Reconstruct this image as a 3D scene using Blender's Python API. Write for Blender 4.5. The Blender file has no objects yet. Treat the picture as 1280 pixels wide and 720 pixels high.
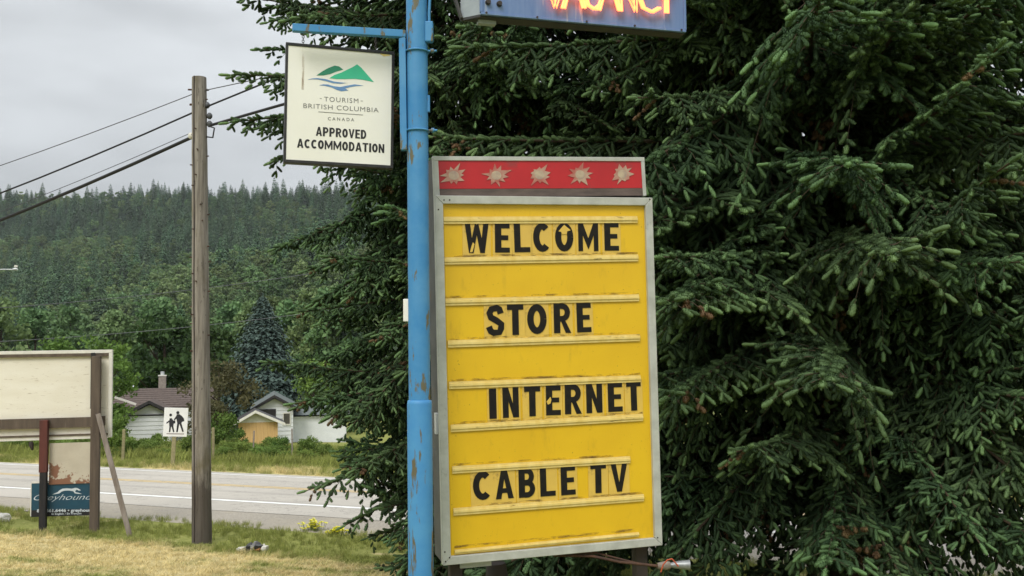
import bpy, math, random
import numpy as np
from mathutils import Vector, Matrix, noise

R = math.radians
rnd = random.Random(7)
scene = bpy.context.scene
col = scene.collection

# ------------------------------------------------------------------ camera
F = 1200.0                                   # focal length in pixels of the 1280 px wide photograph
EYE = Vector((0, 0, 1.6))
pitch = math.atan((445 - 360) / F)
roll = R(0.6)
fwd = Vector((0, math.cos(pitch), math.sin(pitch)))
up0 = Vector((0, -math.sin(pitch), math.cos(pitch)))
rt0 = Vector((1, 0, 0))
RT = rt0 * math.cos(roll) - up0 * math.sin(roll)
UP = up0 * math.cos(roll) + rt0 * math.sin(roll)
cam = bpy.data.cameras.new('camera')
cam.sensor_width = 36
cam.lens = 36 * F / 1280
cam.clip_start = 0.05
cam.clip_end = 12000
camo = bpy.data.objects.new('camera', cam)
col.objects.link(camo)
camo.matrix_world = Matrix(((RT.x, UP.x, -fwd.x, EYE.x), (RT.y, UP.y, -fwd.y, EYE.y),
                            (RT.z, UP.z, -fwd.z, EYE.z), (0, 0, 0, 1)))
scene.camera = camo

# ------------------------------------------------------------------ sky, sun, exposure
SUN_EL, SUN_AZ = R(46), R(200)               # high, behind the camera, veiled by cloud
world = bpy.data.worlds.new('World')
scene.world = world
world.use_nodes = True
wt = world.node_tree
wn, wl = wt.nodes, wt.links
wn.clear()
w_out = wn.new('ShaderNodeOutputWorld')
w_bg = wn.new('ShaderNodeBackground')
w_bg.inputs['Strength'].default_value = 0.10
sky = wn.new('ShaderNodeTexSky')
sky.sky_type = 'NISHITA'
sky.sun_disc = False
sky.sun_elevation = SUN_EL
sky.sun_rotation = SUN_AZ
sky.air_density = 1.0
sky.dust_density = 4.0
tc = wn.new('ShaderNodeTexCoord')
sep = wn.new('ShaderNodeSeparateXYZ')
wl.new(tc.outputs['Generated'], sep.inputs[0])
mr = wn.new('ShaderNodeMapRange')            # overcast gradient steepened: dim near the horizon, zenith raised to light the ground
mr.inputs['From Min'].default_value = 0.0
mr.inputs['From Max'].default_value = 1.0
mr.inputs['To Min'].default_value = 3.75
mr.inputs['To Max'].default_value = 15.5
pw_ = wn.new('ShaderNodeMath')
pw_.operation = 'POWER'
pw_.use_clamp = True
pw_.inputs[1].default_value = 1.5
wl.new(sep.outputs['Z'], pw_.inputs[0])
wl.new(pw_.outputs[0], mr.inputs['Value'])
mp = wn.new('ShaderNodeMapping')
mp.inputs['Scale'].default_value = (1.0, 1.0, 3.2)
wl.new(tc.outputs['Generated'], mp.inputs['Vector'])
nz = wn.new('ShaderNodeTexNoise')
nz.inputs['Scale'].default_value = 3.0
nz.inputs['Detail'].default_value = 4
nz.inputs['Roughness'].default_value = 0.5
wl.new(mp.outputs[0], nz.inputs['Vector'])
mr2 = wn.new('ShaderNodeMapRange')
mr2.inputs['From Min'].default_value = 0.3
mr2.inputs['From Max'].default_value = 0.7
mr2.inputs['To Min'].default_value = 0.77
mr2.inputs['To Max'].default_value = 1.22
wl.new(nz.outputs['Fac'], mr2.inputs['Value'])
mul = wn.new('ShaderNodeMath')
mul.operation = 'MULTIPLY'
wl.new(mr.outputs[0], mul.inputs[0])
wl.new(mr2.outputs[0], mul.inputs[1])
vm = wn.new('ShaderNodeVectorMath')
vm.operation = 'SCALE'
vm.inputs[0].default_value = (0.96, 1.0, 1.03)
wl.new(mul.outputs[0], vm.inputs['Scale'])
mix = wn.new('ShaderNodeMix')
mix.data_type = 'RGBA'
mix.inputs['Factor'].default_value = 0.93
wl.new(sky.outputs[0], mix.inputs['A'])
wl.new(vm.outputs[0], mix.inputs['B'])
wl.new(mix.outputs['Result'], w_bg.inputs['Color'])
wl.new(w_bg.outputs[0], w_out.inputs['Surface'])

sun = bpy.data.lights.new('sun', 'SUN')
sun.energy = 1.5
sun.angle = R(25)
sun.color = (1.0, 0.96, 0.90)
suno = bpy.data.objects.new('sun', sun)
col.objects.link(suno)
sd = Vector((math.sin(SUN_AZ) * math.cos(SUN_EL), math.cos(SUN_AZ) * math.cos(SUN_EL), math.sin(SUN_EL)))
suno.rotation_euler = (-sd).to_track_quat('-Z', 'Y').to_euler()
suno.location = (0, 0, 40)

scene.view_settings.view_transform = 'Standard'
scene.view_settings.look = 'None'
scene.view_settings.exposure = 0.5
scene.view_settings.gamma = 1.0
scene.view_settings.use_curve_mapping = False
scene.render.engine = 'CYCLES'
scene.cycles.max_bounces = 6
scene.cycles.diffuse_bounces = 3
scene.cycles.glossy_bounces = 2
scene.cycles.transmission_bounces = 3
scene.cycles.volume_bounces = 0
scene.cycles.use_denoising = True

# ------------------------------------------------------------------ pixel -> place helpers
def ray(x, y):
    return (fwd + RT * ((x - 640) / F) + UP * ((360 - y) / F))
def PY(x, y, Y):                             # the point of a photograph pixel on the upright plane at distance Y
    d = ray(x, y)
    return EYE + d * (Y / d.y)

# the highway runs along DIR; v counts metres across it, away from the camera
DIR = Vector((-0.925, 0.380, 0))
ACR = Vector((0.380, 0.925, 0))
def vv(X, Y):
    return X * ACR.x + Y * ACR.y
def uu(X, Y):
    return X * DIR.x + Y * DIR.y
PROF = [(-400, 6), (-40, 1.5), (-6, 0.35), (0, 0), (12, -1.22), (14.0, -1.26), (16, -1.26), (23, -1.76), (24.4, -1.84), (27, -2.02),
        (34, -2.5), (46, -3.3), (60, -4.0), (120, -4.6), (260, -3.6), (300, 2)]
def ground_z(X, Y):
    v = vv(X, Y)
    if v <= 300:
        for (a, za), (b, zb) in zip(PROF, PROF[1:]):
            if v <= b:
                z = za + (zb - za) * (max(v, a) - a) / (b - a)
                break
    else:
        u = uu(X, Y)
        ridge = 178 - 17 * min(1.2, max(0.0, (800 - u) / 190)) + 4 * math.sin(u / 150 + 0.6) + 3 * math.sin(u / 57)
        t = (v - 300) / 520.0
        if t < 1:
            z = 2 + (ridge - 2) * (0.62 * t + 0.38 * t * t)
        else:
            z = ridge - (v - 820) * 0.05
        z += min(1, (v - 300) / 150) * (16 * noise.noise(Vector((X / 170, Y / 170, 0.3))) + 6 * noise.noise(Vector((X / 60, Y / 60, 4))))
    if v > 200:
        d2 = ((X + 60) / 110) ** 2 + ((Y - 470) / 140) ** 2
        z += 24 * math.exp(-d2) * min(1, (v - 200) / 120)
    if v < 13.5:
        z += 0.05 * noise.noise(Vector((X * 0.5, Y * 0.5, 1.7))) * min(1, (13.5 - v) / 2)
    return z

# ------------------------------------------------------------------ materials
def ramp(nt, src, stops, interp='LINEAR'):
    r = nt.nodes.new('ShaderNodeValToRGB')
    r.color_ramp.interpolation = interp
    els = r.color_ramp.elements
    while len(els) < len(stops):
        els.new(0.5)
    for e, (p, c) in zip(els, stops):
        e.position = p
        e.color = (c, c, c, 1) if isinstance(c, (int, float)) else (*c, 1)
    nt.links.new(src, r.inputs[0])
    return r.outputs[0]
def mixc(nt, fac, a, b, mode='MIX'):
    m = nt.nodes.new('ShaderNodeMix')
    m.data_type = 'RGBA'
    m.blend_type = mode
    for sock, val in (('Factor', fac), ('A', a), ('B', b)):
        s = m.inputs[sock]
        if hasattr(val, 'links'):
            nt.links.new(val, s)
        elif sock == 'Factor':
            s.default_value = val
        else:
            s.default_value = (*val, 1)
    return m.outputs['Result']
def tex(nt, scale, detail=4, rough=0.55, stretch=(1, 1, 1), coord='Object', kind='noise', off=(0, 0, 0)):
    c = nt.nodes.new('ShaderNodeTexCoord') if coord != 'Position' else nt.nodes.new('ShaderNodeNewGeometry')
    m = nt.nodes.new('ShaderNodeMapping')
    m.inputs['Scale'].default_value = stretch
    m.inputs['Location'].default_value = off
    nt.links.new(c.outputs[coord], m.inputs['Vector'])
    if kind == 'noise':
        t = nt.nodes.new('ShaderNodeTexNoise')
        t.inputs['Detail'].default_value = detail
        t.inputs['Roughness'].default_value = rough
    else:
        t = nt.nodes.new('ShaderNodeTexVoronoi')
    t.inputs['Scale'].default_value = scale
    nt.links.new(m.outputs[0], t.inputs['Vector'])
    return t.outputs['Fac'] if kind == 'noise' else t.outputs['Distance']
def base_mat(name, rough=0.6, spec=0.4, metal=0.0):
    m = bpy.data.materials.new(name)
    m.use_nodes = True
    nt = m.node_tree
    b = nt.nodes['Principled BSDF']
    b.inputs['Roughness'].default_value = rough
    b.inputs['Specular IOR Level'].default_value = spec
    b.inputs['Metallic'].default_value = metal
    return m, nt, b
def bump(nt, b, h, strength=0.3, dist=0.01):
    n = nt.nodes.new('ShaderNodeBump')
    n.inputs['Strength'].default_value = strength
    n.inputs['Distance'].default_value = dist
    nt.links.new(h, n.inputs['Height'])
    nt.links.new(n.outputs[0], b.inputs['Normal'])
def mk(name, c1, c2=None, scale=8, rough=0.6, spec=0.4, metal=0.0, stretch=(1, 1, 1), bmp=0.0, bdist=0.01, detail=5,
       lo=0.35, hi=0.65, coord='Object', stain=None, stain_scale=3, stain_at=(0.6, 0.68), stain_stretch=(1, 1, 1)):
    m, nt, b = base_mat(name, rough, spec, metal)
    if c2 is None:
        c2 = tuple(x * 0.82 for x in c1)
    t = tex(nt, scale, detail, 0.6, stretch, coord)
    c = ramp(nt, t, [(lo, c1), (hi, c2)])
    if stain:
        s = tex(nt, stain_scale, 6, 0.65, stain_stretch, coord, off=(3.1, 1.7, 0.4))
        c = mixc(nt, ramp(nt, s, [(stain_at[0], 0.0), (stain_at[1], 1.0)]), c, stain)
    nt.links.new(c, b.inputs['Base Color'])
    if bmp:
        bump(nt, b, t, bmp, bdist)
    return m

M = {}
M['blue'] = mk('blue_paint', (0.042, 0.205, 0.440), (0.080, 0.260, 0.480), 5, 0.5, 0.3, bmp=0.15, bdist=0.003, stain=(0.13, 0.12, 0.075),
               stain_scale=9, stain_at=(0.585, 0.62), stain_stretch=(1.6, 1.6, 0.45))
M['blue_low'] = mk('blue_paint_chipped', (0.040, 0.195, 0.450), (0.080, 0.275, 0.49), 3, 0.5, 0.3, bmp=0.2, bdist=0.003, stain=(0.12, 0.105, 0.06),
                   stain_scale=6, stain_at=(0.555, 0.585), stain_stretch=(1.8, 1.8, 0.3))
M['black'] = mk('black_paint', (0.012, 0.012, 0.013), (0.03, 0.029, 0.028), 18, 0.45)
M['letter'] = mk('letter_black', (0.007, 0.007, 0.008), (0.018, 0.014, 0.010), 26, 0.55, 0.2, stain=(0.10, 0.07, 0.03), stain_scale=17, stain_at=(0.68, 0.75))
M['alu'] = mk('weathered_aluminium', (0.50, 0.51, 0.47), (0.38, 0.385, 0.35), 9, 0.5, 0.5, 0.15, stretch=(1, 1, 1), bmp=0.1, bdist=0.002,
              stain=(0.20, 0.19, 0.16), stain_scale=11, stain_at=(0.64, 0.75))
M['cabinet'] = mk('cabinet_grey', (0.085, 0.088, 0.088), (0.05, 0.052, 0.052), 6, 0.6, bmp=0.1, bdist=0.003, stain=(0.10, 0.07, 0.045), stain_scale=5)
M['steel_white'] = mk('white_sheet', (0.55, 0.56, 0.55), (0.42, 0.43, 0.43), 6, 0.5)
M['rust'] = mk('rusty_steel', (0.105, 0.055, 0.035), (0.055, 0.033, 0.025), 20, 0.8, 0.2, bmp=0.3, bdist=0.003)
M['darksteel'] = mk('dark_steel', (0.03, 0.026, 0.024), (0.05, 0.035, 0.028), 12, 0.7)
M['track'] = mk('cream_track', (0.76, 0.60, 0.23), (0.68, 0.50, 0.14), 7, 0.4, 0.5, stretch=(3, 1, 1), stain=(0.22, 0.14, 0.04), stain_scale=9,
                stain_at=(0.62, 0.72), stain_stretch=(1, 1, 5))
M['tile'] = mk('yellowed_clear_tile', (0.685, 0.46, 0.085), (0.61, 0.405, 0.085), 6, 0.3, 0.5, stain=(0.25, 0.16, 0.05), stain_scale=9, stain_at=(0.62, 0.75))

def yellow_face():
    m, nt, b = base_mat('yellow_acrylic', 0.35, 0.5)
    t = tex(nt, 2.2, 5, 0.6)
    c = ramp(nt, t, [(0.3, (0.735, 0.468, 0.014)), (0.7, (0.665, 0.405, 0.013))])
    s = tex(nt, 14, 6, 0.7, (1, 1, 0.35))
    c = mixc(nt, ramp(nt, s, [(0.58, 0.0), (0.76, 0.4)]), c, (0.40, 0.24, 0.02))
    d = tex(nt, 60, 3, 0.6)
    c = mixc(nt, ramp(nt, d, [(0.70, 0.0), (0.74, 0.8)]), c, (0.16, 0.10, 0.02))
    nt.links.new(c, b.inputs['Base Color'])
    return m
M['yellow'] = yellow_face()
M['red'] = mk('red_acrylic', (0.47, 0.014, 0.018), (0.40, 0.013, 0.017), 4, 0.35, 0.5, stain=(0.30, 0.03, 0.03), stain_scale=6)
M['star'] = mk('faded_star', (0.43, 0.30, 0.22), (0.38, 0.12, 0.09), 9, 0.4, 0.5, lo=0.42, hi=0.62)
M['starpale'] = mk('star_centre', (0.48, 0.39, 0.27), (0.33, 0.24, 0.20), 22, 0.4)  # paler faded tone at the middle of each star
M['brownstrip'] = mk('brown_strip', (0.075, 0.055, 0.048), (0.13, 0.095, 0.08), 7, 0.6, stretch=(1, 1, 4), stain=(0.34, 0.25, 0.21), stain_scale=6, stain_at=(0.66, 0.72))
M['signwhite'] = mk('cream_sign_white', (0.80, 0.79, 0.725), (0.765, 0.75, 0.675), 2.5, 0.4, 0.5, stain=(0.60, 0.55, 0.42), stain_scale=5, stain_at=(0.64, 0.85), stain_stretch=(3, 1, 0.6))
M['print_black'] = mk('print_black', (0.018, 0.018, 0.02), None, 8, 0.5)
M['print_grey'] = mk('print_grey', (0.17, 0.17, 0.165), None, 8, 0.5)
M['print_green'] = mk('print_green', (0.04, 0.47, 0.26), (0.05, 0.43, 0.27), 8, 0.5)
M['print_dkgreen'] = mk('print_dark_green', (0.03, 0.24, 0.14), None, 8, 0.5)
M['print_blue'] = mk('print_blue', (0.08, 0.19, 0.42), (0.16, 0.30, 0.5), 8, 0.5)
def streak_mat():
    m, nt, b = base_mat('rust_streak', 0.7, 0.2)
    b.inputs['Base Color'].default_value = (0.27, 0.15, 0.06, 1)
    t = tex(nt, 30, 4, 0.6, (1, 1, 0.12))
    nt.links.new(ramp(nt, t, [(0.45, 0.0), (0.72, 0.6)]), b.inputs['Alpha'])
    return m
M['streak'] = streak_mat()
M['vacface'] = mk('blue_grey_enamel', (0.090, 0.165, 0.345), (0.150, 0.225, 0.40), 3, 0.4, 0.5, stretch=(6, 1, 0.7), stain=(0.42, 0.46, 0.50), stain_scale=5,
                  stain_at=(0.6, 0.72), stain_stretch=(5, 1, 0.4))
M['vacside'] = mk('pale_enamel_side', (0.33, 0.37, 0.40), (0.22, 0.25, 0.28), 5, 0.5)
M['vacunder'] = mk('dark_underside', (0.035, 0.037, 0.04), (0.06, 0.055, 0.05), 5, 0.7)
def neon_mat():
    m, nt, b = base_mat('lit_neon_tube', 0.3)
    b.inputs['Base Color'].default_value = (0.8, 0.3, 0.1, 1)
    b.inputs['Emission Color'].default_value = (1.0, 0.15, 0.045, 1)
    b.inputs['Emission Strength'].default_value = 3.3
    return m
M['neon'] = neon_mat()

def pole_wood():
    m, nt, b = base_mat('weathered_pole_wood', 0.85, 0.15)
    t = tex(nt, 24, 6, 0.65, (1, 1, 0.05))
    c = ramp(nt, t, [(0.30, (0.105, 0.092, 0.076)), (0.52, (0.25, 0.225, 0.19)), (0.72, (0.34, 0.31, 0.265))])
    s = tex(nt, 3.0, 5, 0.6, (1, 1, 0.5), off=(1, 2, 3))
    c = mixc(nt, ramp(nt, s, [(0.52, 0.0), (0.68, 0.7)]), c, (0.12, 0.10, 0.045))
    d = tex(nt, 34, 4, 0.6, (1, 1, 0.25), off=(7, 2, 3))
    c = mixc(nt, ramp(nt, d, [(0.64, 0.0), (0.69, 0.85)]), c, (0.035, 0.027, 0.02))
    # creosote stain round the foot, with a ragged upper edge
    tcn = nt.nodes.new('ShaderNodeTexCoord')
    sp = nt.nodes.new('ShaderNodeSeparateXYZ')
    nt.links.new(tcn.outputs['Object'], sp.inputs[0])
    e = tex(nt, 5, 5, 0.7, (2.2, 2.2, 0.5), off=(5, 5, 1))
    ma = nt.nodes.new('ShaderNodeMath')
    ma.operation = 'MULTIPLY_ADD'
    ma.inputs[1].default_value = -1.7
    nt.links.new(e, ma.inputs[0])
    nt.links.new(sp.outputs['Z'], ma.inputs[2])
    c = mixc(nt, ramp(nt, ma.outputs[0], [(0.0, 0.75), (0.35, 0.0)]), c, (0.055, 0.044, 0.036))
    nt.links.new(c, b.inputs['Base Color'])
    bump(nt, b, t, 0.7, 0.012)
    return m
M['pole'] = pole_wood()
M['polebase'] = mk('creosote_wood', (0.05, 0.036, 0.028), (0.085, 0.066, 0.052), 18, 0.85, 0.15, stretch=(1, 1, 0.1), bmp=0.6, bdist=0.01,
                   stain=(0.30, 0.29, 0.28), stain_scale=9, stain_at=(0.68, 0.72))
M['postbrown'] = mk('brown_post_wood', (0.135, 0.105, 0.080), (0.085, 0.066, 0.052), 14, 0.8, 0.2, stretch=(1, 1, 0.08), bmp=0.5, bdist=0.006, stain=(0.17, 0.14, 0.11), stain_scale=10, stain_stretch=(1, 1, 0.1))
M['postred'] = mk('red_brown_post', (0.125, 0.042, 0.034), (0.085, 0.036, 0.03), 12, 0.75, 0.2, stretch=(1, 1, 0.1), bmp=0.4, bdist=0.005)
M['postdark'] = mk('blackened_post', (0.022, 0.022, 0.024), (0.04, 0.036, 0.034), 12, 0.8, 0.2, stretch=(1, 1, 0.15), bmp=0.4, bdist=0.005)
M['bracegrey'] = mk('grey_brace_wood', (0.26, 0.225, 0.19), (0.16, 0.13, 0.105), 14, 0.8, 0.2, stretch=(1, 1, 0.1), bmp=0.4, bdist=0.005)
def ply():
    m, nt, b = base_mat('weathered_plywood', 0.75, 0.2)
    t = tex(nt, 2.4, 5, 0.6, (0.8, 1, 2.4))
    c = ramp(nt, t, [(0.3, (0.79, 0.755, 0.65)), (0.7, (0.72, 0.675, 0.555))])
    s = tex(nt, 5, 7, 0.75, (1.0, 1, 5))
    c = mixc(nt, ramp(nt, s, [(0.60, 0.0), (0.68, 0.6)]), c, (0.30, 0.23, 0.14))
    k2 = tex(nt, 11, 5, 0.6, (0.6, 1, 3), off=(9, 1, 4))
    c = mixc(nt, ramp(nt, k2, [(0.62, 0.0), (0.70, 0.55)]), c, (0.38, 0.30, 0.19))
    nt.links.new(c, b.inputs['Base Color'])
    bump(nt, b, s, 0.15, 0.004)
    return m
M['ply'] = ply()
M['trimwhite'] = mk('white_trim', (0.72, 0.70, 0.63), (0.62, 0.60, 0.53), 8, 0.6)
M['rustpanel_old'] = mk('rusting_white_panel', (0.50, 0.45, 0.36), (0.44, 0.39, 0.30), 3, 0.6, stain=(0.20, 0.082, 0.05), stain_scale=4.2, stain_at=(0.50, 0.53))
def rust_panel():
    m, nt, b = base_mat('rusting_white_panel_low', 0.65, 0.3)
    t = tex(nt, 3, 5, 0.6)
    c = ramp(nt, t, [(0.35, (0.54, 0.49, 0.39)), (0.65, (0.47, 0.42, 0.33))])
    tcn = nt.nodes.new('ShaderNodeTexCoord')
    sp = nt.nodes.new('ShaderNodeSeparateXYZ')
    nt.links.new(tcn.outputs['Generated'], sp.inputs[0])
    n2 = tex(nt, 5.5, 7, 0.7, off=(2, 2, 5))
    ma = nt.nodes.new('ShaderNodeMath'); ma.operation = 'MULTIPLY_ADD'; ma.inputs[1].default_value = -0.55
    nt.links.new(sp.outputs['Z'], ma.inputs[0]); nt.links.new(n2, ma.inputs[2])
    mb2 = nt.nodes.new('ShaderNodeMath'); mb2.operation = 'MULTIPLY_ADD'; mb2.inputs[1].default_value = -0.16
    nt.links.new(sp.outputs['X'], mb2.inputs[0]); nt.links.new(ma.outputs[0], mb2.inputs[2])
    c = mixc(nt, ramp(nt, mb2.outputs[0], [(0.285, 0.0), (0.315, 1.0)]), c, (0.235, 0.115, 0.07))
    nt.links.new(c, b.inputs['Base Color'])
    return m
M['rustpanel'] = rust_panel()
M['teal'] = mk('teal_sign_blue', (0.008, 0.055, 0.095), (0.010, 0.068, 0.11), 4, 0.4, 0.5)
M['print_white'] = mk('print_white', (0.62, 0.68, 0.72), None, 8, 0.5)
M['siding'] = mk('white_siding', (0.72, 0.74, 0.75), (0.64, 0.66, 0.67), 1.5, 0.6)
M['shingle'] = mk('brown_shingles', (0.125, 0.098, 0.086), (0.085, 0.067, 0.060), 6, 0.9, 0.1, stretch=(1, 1, 3))
M['shinglegrey'] = mk('grey_shingles', (0.14, 0.16, 0.15), (0.09, 0.10, 0.10), 6, 0.9, 0.1)
M['fascia'] = mk('dark_fascia', (0.035, 0.032, 0.032), None, 5, 0.6)
M['cedar'] = mk('cedar_board', (0.62, 0.42, 0.19), (0.54, 0.34, 0.14), 6, 0.7, 0.2, stretch=(1, 1, 0.15))
M['brick'] = mk('pale_chimney', (0.30, 0.26, 0.22), (0.22, 0.19, 0.16), 6, 0.85)
M['galv'] = mk('galvanised', (0.55, 0.57, 0.58), (0.40, 0.42, 0.43), 8, 0.4, 0.5, 0.3)
M['glass'] = mk('dark_window', (0.07, 0.065, 0.06), (0.11, 0.10, 0.09), 3, 0.15, 0.6)
M['fencepost'] = mk('fence_post_wood', (0.29, 0.26, 0.14), (0.21, 0.19, 0.105), 8, 0.85, 0.1)
M['bark'] = mk('bark', (0.075, 0.055, 0.042), (0.035, 0.027, 0.022), 9, 0.9, 0.1, stretch=(1, 1, 0.3), bmp=0.8, bdist=0.03)
M['twig'] = mk('twig_bark', (0.085, 0.062, 0.040), (0.05, 0.038, 0.027), 12, 0.9, 0.1)
M['wire'] = mk('black_cable', (0.018, 0.018, 0.02), None, 8, 0.6)
M['wiregrey'] = mk('grey_wire', (0.09, 0.095, 0.10), None, 8, 0.5)

def foliage(name, dark, light, transl=0.15, sat_var=0.0, attr='tint', rough=0.65, var=0.2, dead=None):
    m, nt, b = base_mat(name, rough, 0.10)
    a = nt.nodes.new('ShaderNodeAttribute')
    a.attribute_name = attr
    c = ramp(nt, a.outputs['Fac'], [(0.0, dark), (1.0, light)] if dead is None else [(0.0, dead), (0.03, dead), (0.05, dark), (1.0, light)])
    oi = nt.nodes.new('ShaderNodeObjectInfo')
    hs = nt.nodes.new('ShaderNodeHueSaturation')
    m1 = nt.nodes.new('ShaderNodeMapRange')
    m1.inputs['To Min'].default_value = 1 - var
    m1.inputs['To Max'].default_value = 1 + var
    nt.links.new(oi.outputs['Random'], m1.inputs['Value'])
    nt.links.new(m1.outputs[0], hs.inputs['Value'])
    m2 = nt.nodes.new('ShaderNodeMapRange')
    m2.inputs['To Min'].default_value = 0.5 - 0.012 - sat_var
    m2.inputs['To Max'].default_value = 0.5 + 0.012 + sat_var
    mm = nt.nodes.new('ShaderNodeMath')
    mm.operation = 'FRACT'
    mx = nt.nodes.new('ShaderNodeMath')
    mx.operation = 'MULTIPLY'
    mx.inputs[1].default_value = 7.31
    nt.links.new(oi.outputs['Random'], mx.inputs[0])
    nt.links.new(mx.outputs[0], mm.inputs[0])
    nt.links.new(mm.outputs[0], m2.inputs['Value'])
    nt.links.new(m2.outputs[0], hs.inputs['Hue'])
    nt.links.new(c, hs.inputs['Color'])
    nt.links.new(hs.outputs[0], b.inputs['Base Color'])
    if transl:
        tr = nt.nodes.new('ShaderNodeBsdfTranslucent')
        nt.links.new(hs.outputs[0], tr.inputs['Color'])
        ms = nt.nodes.new('ShaderNodeMixShader')
        ms.inputs[0].default_value = transl
        o = nt.nodes['Material Output']
        nt.links.new(b.outputs[0], ms.inputs[1])
        nt.links.new(tr.outputs[0], ms.inputs[2])
        nt.links.new(ms.outputs[0], o.inputs['Surface'])
    return m
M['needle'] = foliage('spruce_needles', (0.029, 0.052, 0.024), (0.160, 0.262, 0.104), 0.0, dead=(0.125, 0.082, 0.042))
M['blueneedle'] = foliage('blue_spruce_needles', (0.030, 0.050, 0.043), (0.100, 0.145, 0.125), 0.0)
M['conifer'] = foliage('far_conifer', (0.040, 0.080, 0.044), (0.115, 0.185, 0.092), 0.0, 0.012, var=0.38)
M['aspen'] = foliage('far_broadleaf', (0.090, 0.150, 0.065), (0.180, 0.260, 0.105), 0.2, 0.015, var=0.30)
M['leaf_dark'] = foliage('dark_broadleaf', (0.030, 0.060, 0.020), (0.075, 0.125, 0.040), 0.2)
M['leaf_bright'] = foliage('bright_broadleaf', (0.070, 0.130, 0.025), (0.155, 0.240, 0.055), 0.25)
M['leaf_brown'] = foliage('bronze_broadleaf', (0.068, 0.070, 0.032), (0.155, 0.145, 0.068), 0.2)
M['weed'] = foliage('roadside_weed', (0.105, 0.165, 0.035), (0.245, 0.320, 0.080), 0.3)

GREEN_A, GREEN_B = (0.165, 0.205, 0.045), (0.32, 0.33, 0.095)
STRAW_A, STRAW_B = (0.56, 0.47, 0.22), (0.72, 0.605, 0.325)
def across(nt):                              # metres across the road from the world position
    g = nt.nodes.new('ShaderNodeNewGeometry')
    d = nt.nodes.new('ShaderNodeVectorMath')
    d.operation = 'DOT_PRODUCT'
    d.inputs[1].default_value = tuple(ACR)
    nt.links.new(g.outputs['Position'], d.inputs[0])
    return d.outputs['Value']
def sward_colour(nt):
    """Dry mown lawn near the motel, greener rough grass along the highway, green verge beyond it."""
    v = across(nt)
    n1 = tex(nt, 0.42, 5, 0.6, coord='Position')
    n2 = tex(nt, 2.6, 5, 0.65, coord='Position', off=(4, 1, 0))
    n3 = tex(nt, 19.0, 4, 0.6, coord='Position', off=(2, 8, 0))
    straw = ramp(nt, n3, [(0.3, STRAW_A), (0.7, STRAW_B)])
    green = ramp(nt, n3, [(0.3, GREEN_A), (0.7, GREEN_B)])
    # greenness by distance across: mown strip is dry, roadside strip green
    vm_ = nt.nodes.new('ShaderNodeMapRange')
    vm_.inputs['From Min'].default_value = 0.0
    vm_.inputs['From Max'].default_value = 40.0
    nt.links.new(v, vm_.inputs['Value'])
    gv = ramp(nt, vm_.outputs[0], [(0.0, 0.72), (0.17, 0.68), (0.235, 0.36), (0.272, 0.30), (0.292, 0.78), (0.345, 0.66), (0.60, 0.60), (0.645, 0.66), (0.68, 1.0), (0.75, 1.2)])
    ad = nt.nodes.new('ShaderNodeMath')
    ad.operation = 'ADD'
    nt.links.new(gv, ad.inputs[0])
    m1 = nt.nodes.new('ShaderNodeMath')
    m1.operation = 'MULTIPLY_ADD'
    m1.inputs[1].default_value = 1.5
    m1.inputs[2].default_value = -0.75
    nt.links.new(n1, m1.inputs[0])
    nt.links.new(m1.outputs[0], ad.inputs[1])
    ad2 = nt.nodes.new('ShaderNodeMath')
    ad2.operation = 'ADD'
    m2 = nt.nodes.new('ShaderNodeMath')
    m2.operation = 'MULTIPLY_ADD'
    m2.inputs[1].default_value = 1.3
    m2.inputs[2].default_value = -0.65
    nt.links.new(n2, m2.inputs[0])
    nt.links.new(ad.outputs[0], ad2.inputs[0])
    nt.links.new(m2.outputs[0], ad2.inputs[1])
    fac = ramp(nt, ad2.outputs[0], [(0.36, 0.0), (0.64, 1.0)])
    return mixc(nt, fac, straw, green), v, n3
def ground_mat():
    m, nt, b = base_mat('ground_sward', 0.95, 0.05)
    c, v, n3 = sward_colour(nt)
    mrf = nt.nodes.new('ShaderNodeMapRange')
    mrf.inputs['From Min'].default_value = 60
    mrf.inputs['From Max'].default_value = 130
    nt.links.new(v, mrf.inputs['Value'])
    c = mixc(nt, 0.25, c, (0.12, 0.09, 0.05))
    c = mixc(nt, mrf.outputs[0], c, (0.030, 0.045, 0.022))
    nt.links.new(c, b.inputs['Base Color'])
    bump(nt, b, n3, 0.6, 0.05)
    return m
M['ground'] = ground_mat()
def blade_mat():
    m, nt, b = base_mat('grass_blade', 0.7, 0.15)
    c, v, n3 = sward_colour(nt)
    oi = nt.nodes.new('ShaderNodeObjectInfo')
    hs = nt.nodes.new('ShaderNodeHueSaturation')
    m1 = nt.nodes.new('ShaderNodeMapRange')
    m1.inputs['To Min'].default_value = 0.72
    m1.inputs['To Max'].default_value = 1.30
    nt.links.new(oi.outputs['Random'], m1.inputs['Value'])
    nt.links.new(m1.outputs[0], hs.inputs['Value'])
    nt.links.new(c, hs.inputs['Color'])
    nt.links.new(hs.outputs[0], b.inputs['Base Color'])
    tr = nt.nodes.new('ShaderNodeBsdfTranslucent')
    nt.links.new(hs.outputs[0], tr.inputs['Color'])
    ms = nt.nodes.new('ShaderNodeMixShader')
    ms.inputs[0].default_value = 0.3
    nt.links.new(b.outputs[0], ms.inputs[1])
    nt.links.new(tr.outputs[0], ms.inputs[2])
    nt.links.new(ms.outputs[0], nt.nodes['Material Output'].inputs['Surface'])
    return m
M['blade'] = blade_mat()
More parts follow.
